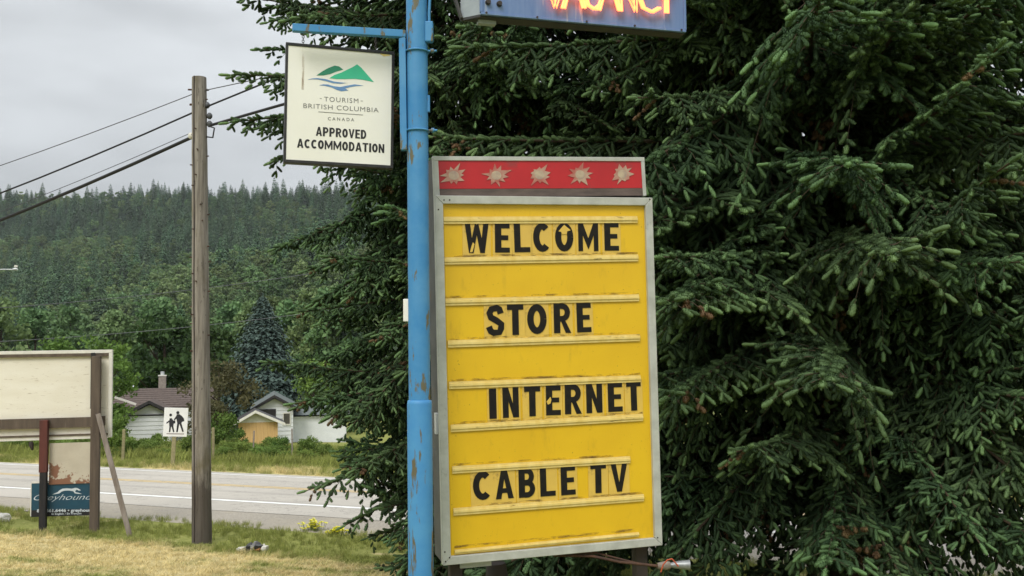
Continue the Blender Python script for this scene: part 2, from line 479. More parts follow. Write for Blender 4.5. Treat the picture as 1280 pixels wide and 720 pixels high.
def asphalt():
    m, nt, b = base_mat('bleached_asphalt', 0.9, 0.2)
    v = across(nt)
    t = tex(nt, 55, 3, 0.7, coord='Position')
    c = ramp(nt, t, [(0.3, (0.375, 0.347, 0.300)), (0.7, (0.465, 0.432, 0.378))])
    s = tex(nt, 0.35, 5, 0.6, coord='Position')
    c = mixc(nt, ramp(nt, s, [(0.45, 0.0), (0.7, 0.35)]), c, (0.26, 0.24, 0.21))
    wp_ = nt.nodes.new('ShaderNodeMath'); wp_.operation = 'SINE'
    wq_ = nt.nodes.new('ShaderNodeMath'); wq_.operation = 'MULTIPLY'; wq_.inputs[1].default_value = 3.6
    nt.links.new(v, wq_.inputs[0]); nt.links.new(wq_.outputs[0], wp_.inputs[0])
    c = mixc(nt, ramp(nt, wp_.outputs[0], [(0.4, 0.0), (1.0, 0.28)]), c, (0.22, 0.205, 0.185))
    cr = tex(nt, 0.8, 8, 0.7, (1.0, 1.0, 1.0), coord='Position', off=(8, 1, 2))
    c = mixc(nt, ramp(nt, cr, [(0.492, 0.0), (0.499, 0.75), (0.506, 0.0)]), c, (0.10, 0.095, 0.09))
    k = tex(nt, 1.1, 7, 0.75, (1.0, 1.0, 1.0), coord='Position', off=(3, 3, 3))
    c = mixc(nt, ramp(nt, k, [(0.69, 0.0), (0.71, 0.7)]), c, (0.11, 0.105, 0.10))
    nt.links.new(c, b.inputs['Base Color'])
    bump(nt, b, t, 0.5, 0.01)
    return m
M['asphalt'] = asphalt()
M['gravel'] = mk('gravel_shoulder', (0.37, 0.335, 0.28), (0.26, 0.235, 0.195), 30, 0.95, 0.1, coord='Position', bmp=0.9, bdist=0.02,
                 stain=(0.36, 0.32, 0.25), stain_scale=0.9, stain_at=(0.5, 0.7))
M['linewhite'] = mk('worn_white_line', (0.78, 0.78, 0.75), (0.66, 0.66, 0.62), 3, 0.7, coord='Position', stain=(0.30, 0.29, 0.27), stain_scale=6, stain_at=(0.62, 0.7))
M['lineyellow'] = mk('worn_yellow_line', (0.70, 0.50, 0.19), (0.60, 0.44, 0.20), 3, 0.7, coord='Position', stain=(0.30, 0.28, 0.24), stain_scale=5, stain_at=(0.58, 0.68))
M['flower'] = mk('yellow_flower', (0.72, 0.66, 0.02), (0.60, 0.58, 0.02), 30, 0.6)
M['stemgreen'] = mk('fresh_stem_green', (0.20, 0.27, 0.05), (0.14, 0.20, 0.04), 20, 0.7)
M['bagblack'] = mk('black_plastic', (0.015, 0.015, 0.017), (0.03, 0.03, 0.03), 10, 0.35, 0.5)
M['rubwhite'] = mk('crumpled_white', (0.62, 0.60, 0.55), (0.5, 0.48, 0.42), 10, 0.7)
M['ruborange'] = mk('orange_scrap', (0.45, 0.16, 0.06), (0.28, 0.10, 0.05), 10, 0.6)
M['rubgrey'] = mk('grey_scrap', (0.24, 0.24, 0.23), (0.12, 0.12, 0.12), 10, 0.6)
M['redtape'] = mk('red_orange_wire', (0.50, 0.085, 0.03), None, 8, 0.5)
M['socket'] = mk('silver_socket', (0.30, 0.31, 0.31), (0.19, 0.20, 0.20), 14, 0.4, 0.5, 0.4)
M['signal'] = mk('sign_face_white', (0.74, 0.74, 0.70), (0.68, 0.68, 0.64), 3, 0.45, 0.5)

# ------------------------------------------------------------------ mesh helpers
def tag(o, label=None, cat=None, group=None, kind=None):
    if label: o['label'] = label
    if cat: o['category'] = cat
    if group: o['group'] = group
    if kind: o['kind'] = kind
    return o
def empty(name, loc=(0, 0, 0), mat=None, label=None, cat=None, group=None):
    o = bpy.data.objects.new(name, None)
    col.objects.link(o)
    o.empty_display_size = 0.1
    if mat is not None: o.matrix_world = mat
    else: o.location = loc
    return tag(o, label, cat, group)
class MB:
    def __init__(s): s.v, s.f, s.sm = [], [], []
    def add(s, vs, fs, smooth=False):
        n = len(s.v)
        s.v += [tuple(v) for v in vs]
        for f in fs:
            s.f.append(tuple(i + n for i in f))
            s.sm.append(smooth)
        return s
    def box(s, a, b):
        x0, y0, z0 = a; x1, y1, z1 = b
        return s.add([(x0, y0, z0), (x1, y0, z0), (x1, y1, z0), (x0, y1, z0), (x0, y0, z1), (x1, y0, z1), (x1, y1, z1), (x0, y1, z1)],
                     [(0, 3, 2, 1), (4, 5, 6, 7), (0, 1, 5, 4), (1, 2, 6, 5), (2, 3, 7, 6), (3, 0, 4, 7)])
    def tube(s, pts, rad, n=8, cap=True):
        pts = [Vector(p) for p in pts]
        k = len(pts)
        rr = rad if isinstance(rad, (list, tuple)) else [rad] * k
        vs, fs = [], []
        ref = None
        for i, p in enumerate(pts):
            t = (pts[min(i + 1, k - 1)] - pts[max(i - 1, 0)]).normalized()
            if ref is None:
                ref = Vector((0, 0, 1)) if abs(t.z) < 0.9 else Vector((1, 0, 0))
            a = (ref - t * ref.dot(t)).normalized()
            b = t.cross(a)
            ref = a
            for j in range(n):
                th = 2 * math.pi * j / n
                vs.append(p + (a * math.cos(th) + b * math.sin(th)) * rr[i])
        for i in range(k - 1):
            for j in range(n):
                j2 = (j + 1) % n
                fs.append((i * n + j, i * n + j2, (i + 1) * n + j2, (i + 1) * n + j))
        s.add(vs, fs, True)
        if cap:
            s.add(vs[:n], [tuple(range(n))[::-1]])
            s.add(vs[-n:], [tuple(range(n))])
        return s
    def bar(s, p, q, w, d, side=Vector((1, 0, 0))):
        p, q = Vector(p), Vector(q)
        t = (q - p).normalized()
        a = (side - t * side.dot(t)).normalized()
        b = t.cross(a)
        vs = []
        for e in (p, q):
            for (i, j) in ((-1, -1), (1, -1), (1, 1), (-1, 1)):
                vs.append(e + a * (i * w / 2) + b * (j * d / 2))
        return s.add(vs, [(3, 2, 1, 0), (4, 5, 6, 7), (0, 1, 5, 4), (1, 2, 6, 5), (2, 3, 7, 6), (3, 0, 4, 7)])
    def prism(s, pts, y0, y1):               # outline in (x, z), from y0 (front) to y1 (back)
        n = len(pts)
        area = sum(pts[i][0] * pts[(i + 1) % n][1] - pts[(i + 1) % n][0] * pts[i][1] for i in range(n))
        if area < 0: pts = pts[::-1]
        vs = [(x, y0, z) for x, z in pts] + [(x, y1, z) for x, z in pts]
        fs = [tuple(range(n)), tuple(range(2 * n - 1, n - 1, -1))]
        fs += [(i, i + n, (i + 1) % n + n, (i + 1) % n) for i in range(n)]
        return s.add(vs, fs)
    def build(s, name, mat, parent=None, bevel=0):
        me = bpy.data.meshes.new(name)
        me.from_pydata(s.v, [], s.f)
        me.polygons.foreach_set('use_smooth', s.sm)
        me.materials.append(M[mat] if isinstance(mat, str) else mat)
        me.update()
        o = bpy.data.objects.new(name, me)
        col.objects.link(o)
        o.parent = parent
        if bevel:
            bv = o.modifiers.new('bevel', 'BEVEL')
            bv.width = bevel
            bv.segments = 2
            bv.limit_method = 'ANGLE'
        return o
def fast_mesh(name, verts, tris, mat, tint=None, mats=None, midx=None):
    me = bpy.data.meshes.new(name)
    verts = np.asarray(verts, np.float32); tris = np.asarray(tris, np.int32)
    me.vertices.add(len(verts)); me.vertices.foreach_set('co', verts.ravel())
    me.loops.add(tris.size); me.loops.foreach_set('vertex_index', tris.ravel())
    me.polygons.add(len(tris))
    me.polygons.foreach_set('loop_start', np.arange(0, tris.size, 3, dtype=np.int32))
    for m_ in (mats or [mat]): me.materials.append(M[m_])
    if midx is not None: me.polygons.foreach_set('material_index', np.asarray(midx, np.int32))
    me.update(calc_edges=True)
    if tint is not None:
        a = me.attributes.new('tint', 'FLOAT', 'POINT')
        a.data.foreach_set('value', np.asarray(tint, np.float32))
    return me
def link(name, me, parent=None):
    o = bpy.data.objects.new(name, me)
    col.objects.link(o)
    o.parent = parent
    return o

class Frame:
    """An upright sheet in the place: local x to its right, z up, y away from the viewer; loc() finds a photo pixel on it."""
    def __init__(s, origin, yaw=0, tilt=0, rl=0, mat=None):
        if mat is None:
            mat = Matrix.Translation(origin) @ (Matrix.Rotation(yaw, 4, 'Z') @ Matrix.Rotation(tilt, 4, 'X') @ Matrix.Rotation(rl, 4, 'Y'))
        s.m = mat
        s.inv = mat.inverted()
    def loc(s, x, y, off=0.0):
        o = s.inv @ EYE
        d = (s.inv.to_3x3() @ ray(x, y))
        t = (off - o.y) / d.y
        p = o + d * t
        return (p.x, p.z)
def frame_between(p, q):
    x = (q - p).normalized()
    y = Vector((0, 0, 1)).cross(x).normalized()
    z = x.cross(y)
    return Frame(None, mat=Matrix(((x.x, y.x, z.x, p.x), (x.y, y.y, z.y, p.y), (x.z, y.z, z.z, p.z), (0, 0, 0, 1))))

def text_verts(body, offset=0.0, shear=0.0, spacing=1.0):
    cu = bpy.data.curves.new('t', 'FONT')
    cu.body = body
    cu.size = 1
    cu.offset = offset
    cu.shear = shear
    cu.space_character = spacing
    cu.resolution_u = 4
    cu.extrude = 0.004
    ob = bpy.data.objects.new('t', cu)
    col.objects.link(ob)
    dg = bpy.context.evaluated_depsgraph_get()
    me = bpy.data.meshes.new_from_object(ob.evaluated_get(dg))
    v = [tuple(p.co) for p in me.vertices]
    f = [tuple(p.vertices) for p in me.polygons]
    bpy.data.objects.remove(ob)
    bpy.data.curves.remove(cu)
    bpy.data.meshes.remove(me)
    return v, f
def text_on(fr, body, left, right, hpx, mat, parent, y, offset=0.0, shear=0.0, spacing=1.0, name='lettering'):
    v, f = text_verts(body, offset, shear, spacing)
    x0, x1 = min(p[0] for p in v), max(p[0] for p in v)
    y0, y1 = min(p[1] for p in v), max(p[1] for p in v)
    a, b = Vector(fr.loc(*left)), Vector(fr.loc(*right))
    c = Vector(fr.loc(left[0], left[1] - hpx))
    ax = b - a
    h = (c - a).length
    un = Vector((-ax.y, ax.x)).normalized()
    mb = MB()
    vs = []
    for p in v:
        q = a + ax * ((p[0] - x0) / (x1 - x0)) + un * h * ((p[1] - y0) / (y1 - y0))
        vs.append((q.x, y - (0.0008 if p[2] > 0 else 0), q.y))
    mb.add(vs, f)
    return mb.build(name, mat, parent)
def shape_on(fr, pts, mat, parent, y, name, th=0.0012):
    return MB().prism([fr.loc(*p) for p in pts], y - th, y).build(name, mat, parent)

# ------------------------------------------------------------------ ground, road
def axis(stops):
    out = []
    for a, b, st in stops:
        n = max(1, int(round((b - a) / st)))
        out += [a + (b - a) * i / n for i in range(n)]
    out.append(stops[-1][1])
    return out
us = axis([(-4000, -600, 200), (-600, -80, 40), (-80, -24, 4), (-24, 24, 0.8), (24, 90, 4), (90, 600, 34), (600, 4000, 200)])
vs_ = axis([(-400, -40, 60), (-40, -6, 6), (-6, 14, 0.5), (14, 30, 0.5), (30, 60, 3), (60, 260, 10), (260, 1400, 40), (1400, 5000, 400)])
mb = MB()
NV = len(vs_)
for u in us:
    for v in vs_:
        X = DIR.x * u + ACR.x * v; Y = DIR.y * u + ACR.y * v
        z = ground_z(X, Y)
        if 13.6 < v < 23.6: z -= 0.06
        mb.v.append((X, Y, z))
for i in range(len(us) - 1):
    for j in range(NV - 1):
        mb.f.append((i * NV + j, i * NV + j + 1, (i + 1) * NV + j + 1, (i + 1) * NV + j))
        mb.sm.append(True)
tag(mb.build('ground', 'ground'), kind='structure')

def strip(name, mat, v0, v1, dz, u0=-90, u1=260, step=2.5, wob=0.0, parent=None, skip=None):
    m_ = MB()
    n = int((u1 - u0) / step)
    rows = []
    for i in range(n + 1):
        u = u0 + (u1 - u0) * i / n
        a = v0 + wob * (noise.noise(Vector((u * 0.45, v0, 0))) + 0.5 * noise.noise(Vector((u * 1.9, v0, 3))))
        row = []
        for v in [a] + [q for q in (16.0, 19.5) if a + 0.2 < q < v1 - 0.2] + [v1]:
            X = DIR.x * u + ACR.x * v; Y = DIR.y * u + ACR.y * v
            zz = -1.26 + (-1.76 + 1.26) * (v - 16) / 7 if v > 16 else -1.26
            row.append((X, Y, zz + dz))
        rows.append(row)
    for i in range(n):
        for j in range(len(rows[0]) - 1):
            m_.add([rows[i][j], rows[i][j + 1], rows[i + 1][j + 1], rows[i + 1][j]], [(0, 1, 2, 3)])
    o = m_.build(name, mat, parent)
    if parent is None: tag(o, kind='structure')
    return o
strip('gravel_shoulder', 'gravel', 13.45, 15.6, 0.004, wob=0.55)
road = strip('road', 'asphalt', 14.9, 23.75, 0.010, wob=0.12)
strip('edge_line', 'linewhite', 15.90, 16.07, 0.015, parent=road, step=4)
strip('edge_line', 'linewhite', 22.85, 23.02, 0.015, parent=road, step=4)
strip('centre_line', 'lineyellow', 19.18, 19.31, 0.015, parent=road, step=4)
strip('centre_line', 'lineyellow', 19.46, 19.59, 0.015, parent=road, step=4)

# ------------------------------------------------------------------ scattering helper (uncountable growth)
def scatter(name, protos, pts, rots, scls, picks, tilt=None):
    c = bpy.data.collections.new(name + '_kinds')
    for k, me in enumerate(protos):
        c.objects.link(bpy.data.objects.new(f'{name}_{k:02d}', me))
    me = bpy.data.meshes.new(name)
    n = len(pts)
    me.vertices.add(n)
    me.vertices.foreach_set('co', np.asarray(pts, np.float32).ravel())
    for nm, dt, arr in (('rot', 'FLOAT_VECTOR', rots), ('scl', 'FLOAT_VECTOR', scls), ('pick', 'INT', picks)):
        a = me.attributes.new(nm, dt, 'POINT')
        if dt == 'INT': a.data.foreach_set('value', np.asarray(arr, np.int32))
        else: a.data.foreach_set('vector', np.asarray(arr, np.float32).ravel())
    o = link(name, me)
    ng = bpy.data.node_groups.new(name, 'GeometryNodeTree')
    ng.interface.new_socket('Geometry', in_out='INPUT', socket_type='NodeSocketGeometry')
    ng.interface.new_socket('Geometry', in_out='OUTPUT', socket_type='NodeSocketGeometry')
    N, L = ng.nodes, ng.links
    gi, go = N.new('NodeGroupInput'), N.new('NodeGroupOutput')
    iop = N.new('GeometryNodeInstanceOnPoints')
    ci = N.new('GeometryNodeCollectionInfo')
    ci.inputs['Collection'].default_value = c
    ci.inputs['Separate Children'].default_value = True
    ci.inputs['Reset Children'].default_value = True
    def na(nm, dt):
        x = N.new('GeometryNodeInputNamedAttribute')
        x.data_type = dt
        x.inputs['Name'].default_value = nm
        return x.outputs['Attribute']
    L.new(gi.outputs[0], iop.inputs['Points'])
    L.new(ci.outputs[0], iop.inputs['Instance'])
    iop.inputs['Pick Instance'].default_value = True
    L.new(na('pick', 'INT'), iop.inputs['Instance Index'])
    L.new(na('rot', 'FLOAT_VECTOR'), iop.inputs['Rotation'])
    L.new(na('scl', 'FLOAT_VECTOR'), iop.inputs['Scale'])
    L.new(iop.outputs[0], go.inputs[0])
    md = o.modifiers.new('scatter', 'NODES')
    md.node_group = ng
    return o

# ------------------------------------------------------------------ spruce boughs
def frames_from_dirs(d, rg):
    d = d / np.linalg.norm(d, axis=1, keepdims=True)
    r_ = rg.normal(size=d.shape)
    a = np.cross(d, r_); a /= np.linalg.norm(a, axis=1, keepdims=True) + 1e-9
    b = np.cross(d, a)
    return a, b, d
def shoot_template(rg, needles=34):
    V, T = [], []
    rings = [(0.0, 0.5), (0.30, 1.0), (0.74, 1.05), (0.95, 0.66)]
    n = 5
    for z, r_ in rings:
        for j in range(n):
            th = 2 * math.pi * (j + z) / n
            V.append((math.cos(th) * r_ * 0.0150, math.sin(th) * r_ * 0.0150, z))
    for i in range(3):
        for j in range(n):
            a, b = i * n + j, i * n + (j + 1) % n
            T += [(a, b, b + n), (a, b + n, a + n)]
    V.append((0, 0, 1.0)); tip = len(V) - 1
    for j in range(n): T.append((3 * n + j, 3 * n + (j + 1) % n, tip))
    for k in range(needles):
        z = 0.02 + 0.93 * (k + rg.random()) / needles
        th = k * 2.399 + rg.random() * 0.4
        L_ = (0.0125 + 0.006 * rg.random()) * (1.0 if z < 0.75 else 0.7)
        ra, w = 0.011, 0.0036
        ca, sa = math.cos(th), math.sin(th)
        ux, uy = -sa * w, ca * w
        out, f_ = L_ * 0.85, L_ * (0.55 if z < 0.8 else 0.3)
        # z is in shoot lengths, so forward reach is stored as an absolute offset in a 4th column
        i0 = len(V)
        V += [(ca * ra + ux, sa * ra + uy, z), (ca * ra - ux, sa * ra - uy, z), (ca * (ra + out), sa * (ra + out), z + f_ / 0.1)]
        T.append((i0, i0 + 1, i0 + 2))
    return np.array(V), np.array(T)
TEMPL = [shoot_template(np.random.default_rng(s)) for s in range(3)]
def bough(L, seed, mat_needle='needle', lush=1.0, droop=1.0):
    rg = np.random.default_rng(seed)
    k1 = -0.04 - 0.16 * rg.random() * droop
    k2 = -0.22 * rg.random() * droop + 0.04
    bend = rg.normal() * 0.08
    def main(s): return np.array([L * s, L * bend * s * s, L * (k1 * s + k2 * s * s + 0.10 * max(0, s - 0.65) ** 1.5)])
    P, D, LEN, TI = [], [], [], []
    tw = MB()
    ss = np.linspace(0, 1, 12)
    tw.tube([main(s) for s in ss], [0.006 + 0.007 * L * (1 - s) for s in ss], 5, cap=False)
    def add(p, d, ln, ti):
        P.append(p); D.append(d); LEN.append(ln); TI.append(ti)
    step = 0.085
    n = int(0.90 * L / step)
    sidev = 1
    for i in range(n):
        s = 0.10 + 0.89 * (i + rg.random() * 0.6) / n
        if s > 0.995: continue
        sidev = -sidev
        p0 = main(s)
        t = main(min(1, s + 0.02)) - main(max(0, s - 0.02)); t /= np.linalg.norm(t)
        sd_ = np.array([-t[1], t[0], 0]) * sidev; sd_ /= np.linalg.norm(sd_)
        ln = min(0.14 + 0.42 * (1 - s) * L * 0.75, 0.62) * (0.45 + 0.75 * rg.random())
        an = R(48 + 18 * rg.random())
        updown = rg.normal() * 0.26 - 0.18
        d0 = t * math.cos(an) + sd_ * math.sin(an) + np.array([0, 0, updown])
        d0 /= np.linalg.norm(d0)
        sag = (0.5 + 1.0 * rg.random()) * droop
        gone = rg.random() < 0.05
        n_before = len(TI)
        def tw_p(q): return p0 + d0 * (q * ln) + np.array([0, 0, -sag * (q * ln) ** 2])
        tw.tube([tw_p(q) for q in (0, 0.5, 1)], [0.0045, 0.003, 0.0015], 3, cap=False)
        m_ = max(2, int(ln / 0.050 * lush))
        bare = 0.25 if s < 0.25 else 0.0
        sg = 1
        for k in range(m_):
            q = (k + 0.5 + 0.4 * rg.random()) / m_
            if rg.random() < bare * (1.2 - q): continue
            if rg.random() < 0.06: continue
            sg = -sg
            dq = d0 + np.array([0, 0, -2 * sag * q * ln]); dq /= np.linalg.norm(dq)
            sv = np.cross(dq, np.array([0, 0, 1.0])); sv /= np.linalg.norm(sv) + 1e-6
            a2 = R(35 + 25 * rg.random())
            d2 = dq * math.cos(a2) + sv * sg * math.sin(a2) + np.array([0, 0, -0.10 - 0.60 * rg.random()])
            d2 /= np.linalg.norm(d2)
            base = tw_p(q)
            outer = 0.25 + 0.75 * q  # tint rises towards twig tips: new growth, plus the crown's shading painted in
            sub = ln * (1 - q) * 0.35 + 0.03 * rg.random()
            l1 = 0.060 + 0.055 * rg.random()
            if sub > 0.07:
                end = base + d2 * sub
                tw.tube([base, end], [0.0026, 0.0016], 3, cap=False)
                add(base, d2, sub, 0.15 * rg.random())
                for w in (-1, 0, 1):
                    d3 = d2 + sv * w * 0.55 * sg + np.array([0, 0, -0.25 * rg.random()])
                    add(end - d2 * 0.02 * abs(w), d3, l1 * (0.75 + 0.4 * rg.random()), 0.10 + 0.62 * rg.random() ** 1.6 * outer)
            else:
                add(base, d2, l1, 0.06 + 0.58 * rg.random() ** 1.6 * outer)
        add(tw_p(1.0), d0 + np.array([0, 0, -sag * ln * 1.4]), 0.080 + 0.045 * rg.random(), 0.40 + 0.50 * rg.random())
        if gone:
            for q_i in range(n_before, len(TI)):
                TI[q_i] = -1.0
                LEN[q_i] *= 0.55
    for i in range(int(L / 0.045)):             # shoots along the top of the bough itself
        s = 0.22 + 0.76 * (i + rg.random()) / int(L / 0.045)
        t = main(min(1, s + 0.02)) - main(max(0, s - 0.02)); t /= np.linalg.norm(t)
        sv = np.array([-t[1], t[0], 0]) * rg.normal() * 0.7
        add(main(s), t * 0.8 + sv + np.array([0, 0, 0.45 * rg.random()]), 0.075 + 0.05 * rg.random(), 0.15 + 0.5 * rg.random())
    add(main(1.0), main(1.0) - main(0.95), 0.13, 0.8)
    P, D, LEN, TI = map(np.array, (P, D, LEN, TI))
    a, b, d = frames_from_dirs(D.astype(float), rg)
    Vs, Ts, tint = [], [], []
    off = 0
    pick = rg.integers(0, 3, len(P))
    for ti in range(3):
        idx = np.where(pick == ti)[0]
        tv, tt = TEMPL[ti]
        fat = (0.85 + 0.35 * rg.random(len(idx)))[:, None, None]
        # forward offset of needle tips beyond z in [0,1] stays in metres (stored scaled by 0.1 m)
        zz = tv[:, 2]
        lenf = LEN[idx][:, None, None]
        V = P[idx][:, None, :] + a[idx][:, None, :] * (tv[None, :, 0:1] * fat) + b[idx][:, None, :] * (tv[None, :, 1:2] * fat) + d[idx][:, None, :] * (zz[None, :, None] * lenf)
        nv = len(tv)
        T = tt[None] + (np.arange(len(idx)) * nv)[:, None, None] + off
        off += nv * len(idx)
        Vs.append(V.reshape(-1, 3)); Ts.append(T.reshape(-1, 3))
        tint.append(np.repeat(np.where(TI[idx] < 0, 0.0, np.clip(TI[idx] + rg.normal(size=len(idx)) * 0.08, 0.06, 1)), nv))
    V = np.concatenate(Vs); T = np.concatenate(Ts); tint = np.concatenate(tint)
    tv = np.array(tw.v); tf = []
    for f_ in tw.f:
        for k in range(1, len(f_) - 1): tf.append((f_[0], f_[k], f_[k + 1]))
    tf = np.array(tf) + len(V)
    mi = np.concatenate([np.zeros(len(T), int), np.ones(len(tf), int)])
    V = np.concatenate([V, tv]); T = np.concatenate([T, tf])
    tint = np.concatenate([tint, np.zeros(len(tv))])
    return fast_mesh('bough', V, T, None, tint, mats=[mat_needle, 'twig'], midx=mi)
BOUGHS = {}
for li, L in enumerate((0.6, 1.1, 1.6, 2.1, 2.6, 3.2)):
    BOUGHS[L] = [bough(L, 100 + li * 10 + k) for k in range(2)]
def near_spruce(base, height, rad_at, n_low, n_high, z_split, label, seed, trunk_r=0.2, z0=0.35, lobe_k=0.42, low=1.0):
    rg = random.Random(seed)
    root = empty('spruce_tree', base, label=label, cat='tree')
    tk = MB()
    hs = [height * i / 10 for i in range(11)]
    tk.tube([(0.02 * math.sin(i), 0.02 * math.cos(i * 2), h - (0.15 if i == 0 else 0)) for i, h in enumerate(hs)],
            [trunk_r * (1 - 0.93 * h / height) * (1.25 if i == 0 else 1) for i, h in enumerate(hs)], 12)
    tk.build('trunk', 'bark', root)
    keys = sorted(BOUGHS)
    az = rg.random() * 6
    tot = n_low + n_high
    for i in range(tot):
        if i < n_low: h = z0 + (z_split - z0) * ((i + rg.random()) / n_low) ** low
        else: h = z_split + (height - 0.4 - z_split) * (((i - n_low) + rg.random()) / n_high)
        az += 2.399963 + rg.uniform(-0.35, 0.35)
        lobe = noise.noise(Vector((math.cos(az) * 2.1, math.sin(az) * 2.1, h * 0.75 + seed)))
        r_ = rad_at(h, az) * (rg.uniform(0.84, 1.06) + lobe_k * lobe)
        r_ = max(0.35, r_)
        k = min(keys, key=lambda q: abs(math.log(q / r_)))
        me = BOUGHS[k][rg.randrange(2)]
        o = bpy.data.objects.new('bough', me)
        col.objects.link(o)
        o.parent = root
        sc = min(1.25, max(0.75, r_ / k))
        o.scale = (sc, sc * rg.uniform(0.9, 1.15) * rg.choice((-1, 1)), sc)
        el = R(rg.uniform(-24, 22)) + (R(25) * max(0, (h / height - 0.6)) / 0.4)
        o.rotation_euler = (R(rg.uniform(-22, 22)), -el, az)
        o.location = (0, 0, h)
    return root

def lerp_tab(tab, x):
    for (a, ya), (b, yb) in zip(tab, tab[1:]):
        if x <= b: return ya + (yb - ya) * max(0, (x - a)) / (b - a)
    return tab[-1][1]
TABR = [(0, 2.2), (0.8, 2.9), (2.0, 3.25), (4.0, 3.4), (6, 3.3), (9, 2.6), (13.5, 0.3)]
TABL = [(0, 1.0), (0.6, 1.2), (1.2, 1.5), (1.7, 1.9), (2.3, 2.25), (3.2, 2.3), (4.3, 2.2), (5.0, 2.4), (5.9, 2.75), (7.0, 2.7), (8.5, 2.0), (12, 0.3)]
XR, YR = 3.25, 9.9
XL, YL = -0.5, 11.8
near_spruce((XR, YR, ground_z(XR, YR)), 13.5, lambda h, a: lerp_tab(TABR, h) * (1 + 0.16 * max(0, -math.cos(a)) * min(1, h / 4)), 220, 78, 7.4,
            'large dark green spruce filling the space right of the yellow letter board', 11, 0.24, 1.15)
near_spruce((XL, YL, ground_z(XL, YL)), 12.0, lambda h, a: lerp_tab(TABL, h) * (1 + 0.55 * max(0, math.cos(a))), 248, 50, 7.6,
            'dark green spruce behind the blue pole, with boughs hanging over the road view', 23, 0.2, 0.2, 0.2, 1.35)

# ------------------------------------------------------------------ far and mid trees
def conifer_mesh(name, mat, seed, H=18, Rb=3.2, layers=22, per=15, gap=0.12, full=0.8, fine=1.0):
    """A small far conifer: ragged whorls of drooping, tapering spray faces round a thin stem."""
    rg = np.random.default_rng(seed)
    V, T, ti = [], [], []
    def tri(a, b, c, t):
        i = len(V); V.extend((a, b, c)); T.append((i, i + 1, i + 2)); ti.extend((t, t, t))
    for l in range(layers):
        f_ = (l + 0.5 * rg.random()) / layers
        z = H * (0.05 + 0.93 * f_)
        rad = Rb * (1 - f_) ** full * (0.8 + 0.35 * rg.random()) + 0.10
        n = max(4, int(per * (1 - 0.72 * f_)))
        for j in range(n):
            if rg.random() < gap: continue
            th = 2 * math.pi * (j + rg.random()) / n
            rl = rad * (0.7 + 0.4 * rg.random())
            t = rg.random() * 0.7
            c, s = math.cos(th), math.sin(th)
            sz = (0.10 * rad + 0.16) * H / 18 * fine
            for e in range(5):                   # small overlapping spray faces along the bough
                q = (0.30 + 0.70 * (e + rg.random()) / 5)
                p = np.array([c * rl * q, s * rl * q, z - rl * q * (0.18 + 0.16 * q) + rg.normal() * 0.08]) + rg.normal(size=3) * 0.10 * sz
                dv = np.array([c, s, -0.55 + 0.35 * rg.normal()]) * sz * (0.9 + 0.5 * rg.random())
                sv = np.array([-s, c, 0.35 * rg.normal()]) * sz * (0.6 + 0.5 * rg.random())
                tri(p - sv, p + sv, p + dv, min(1, t + 0.3 * rg.random()))
    n0 = len(V)
    for j in range(4):
        a, b = 2 * math.pi * j / 4, 2 * math.pi * (j + 1) / 4
        tri((0.2 * math.cos(a), 0.2 * math.sin(a), -1.0), (0.2 * math.cos(b), 0.2 * math.sin(b), -1.0), (0, 0, H * 0.97), 0.0)
    tri((0.12, 0, H * 0.95), (-0.12, 0, H * 0.95), (0, 0, H * 1.02), 0.6)
    tri((0, 0.12, H * 0.95), (0, -0.12, H * 0.95), (0, 0, H * 1.02), 0.6)
    return fast_mesh(name, V, T, mat, ti)
def crown_mesh(name, mat, seed, H=14, W=7, clumps=34, leaves=95, ls=0.5, base=0.18, z_low=0.0, spread=1.0):
    """A broadleaf crown: leaf-sized faces gathered in clumps through the crown volume."""
    rg = np.random.default_rng(seed)
    V, T, ti = [], [], []
    for c in range(clumps):
        th = rg.random() * 2 * math.pi
        f_ = rg.random()
        z = H * (base + (1 - base) * f_)
        prof = math.sin(math.pi * min(1, (0.12 + 0.80 * f_)) ** 0.9) ** 0.7
        r_ = W / 2 * prof * (rg.random() ** 0.45) * 0.86
        cp = np.array([math.cos(th) * r_, math.sin(th) * r_, z])
        cr = W * (0.10 + 0.09 * rg.random()) * spread
        tc_ = rg.random() * 0.5
        n = int(leaves * (0.6 + 0.8 * rg.random()))
        d = rg.normal(size=(n, 3)); d /= np.linalg.norm(d, axis=1, keepdims=True)
        q = cp + d * (cr * rg.random((n, 1)) ** 0.4) * np.array([1, 1, 0.75])
        for k in range(n):
            a = rg.normal(size=3); a /= np.linalg.norm(a)
            b = np.cross(a, rg.normal(size=3)); b /= np.linalg.norm(b) + 1e-9
            s1 = ls * (0.5 + 0.8 * rg.random())
            i = len(V)
            V.extend((q[k] - a * s1 * 0.5, q[k] + b * s1 * 0.32, q[k] + a * s1 * 0.5, q[k] - b * s1 * 0.32))
            T.extend(((i, i + 1, i + 2), (i, i + 2, i + 3)))
            t = min(1, tc_ + 0.5 * rg.random())
            ti.extend((t,) * 4)
    return fast_mesh(name, V, T, mat, ti)
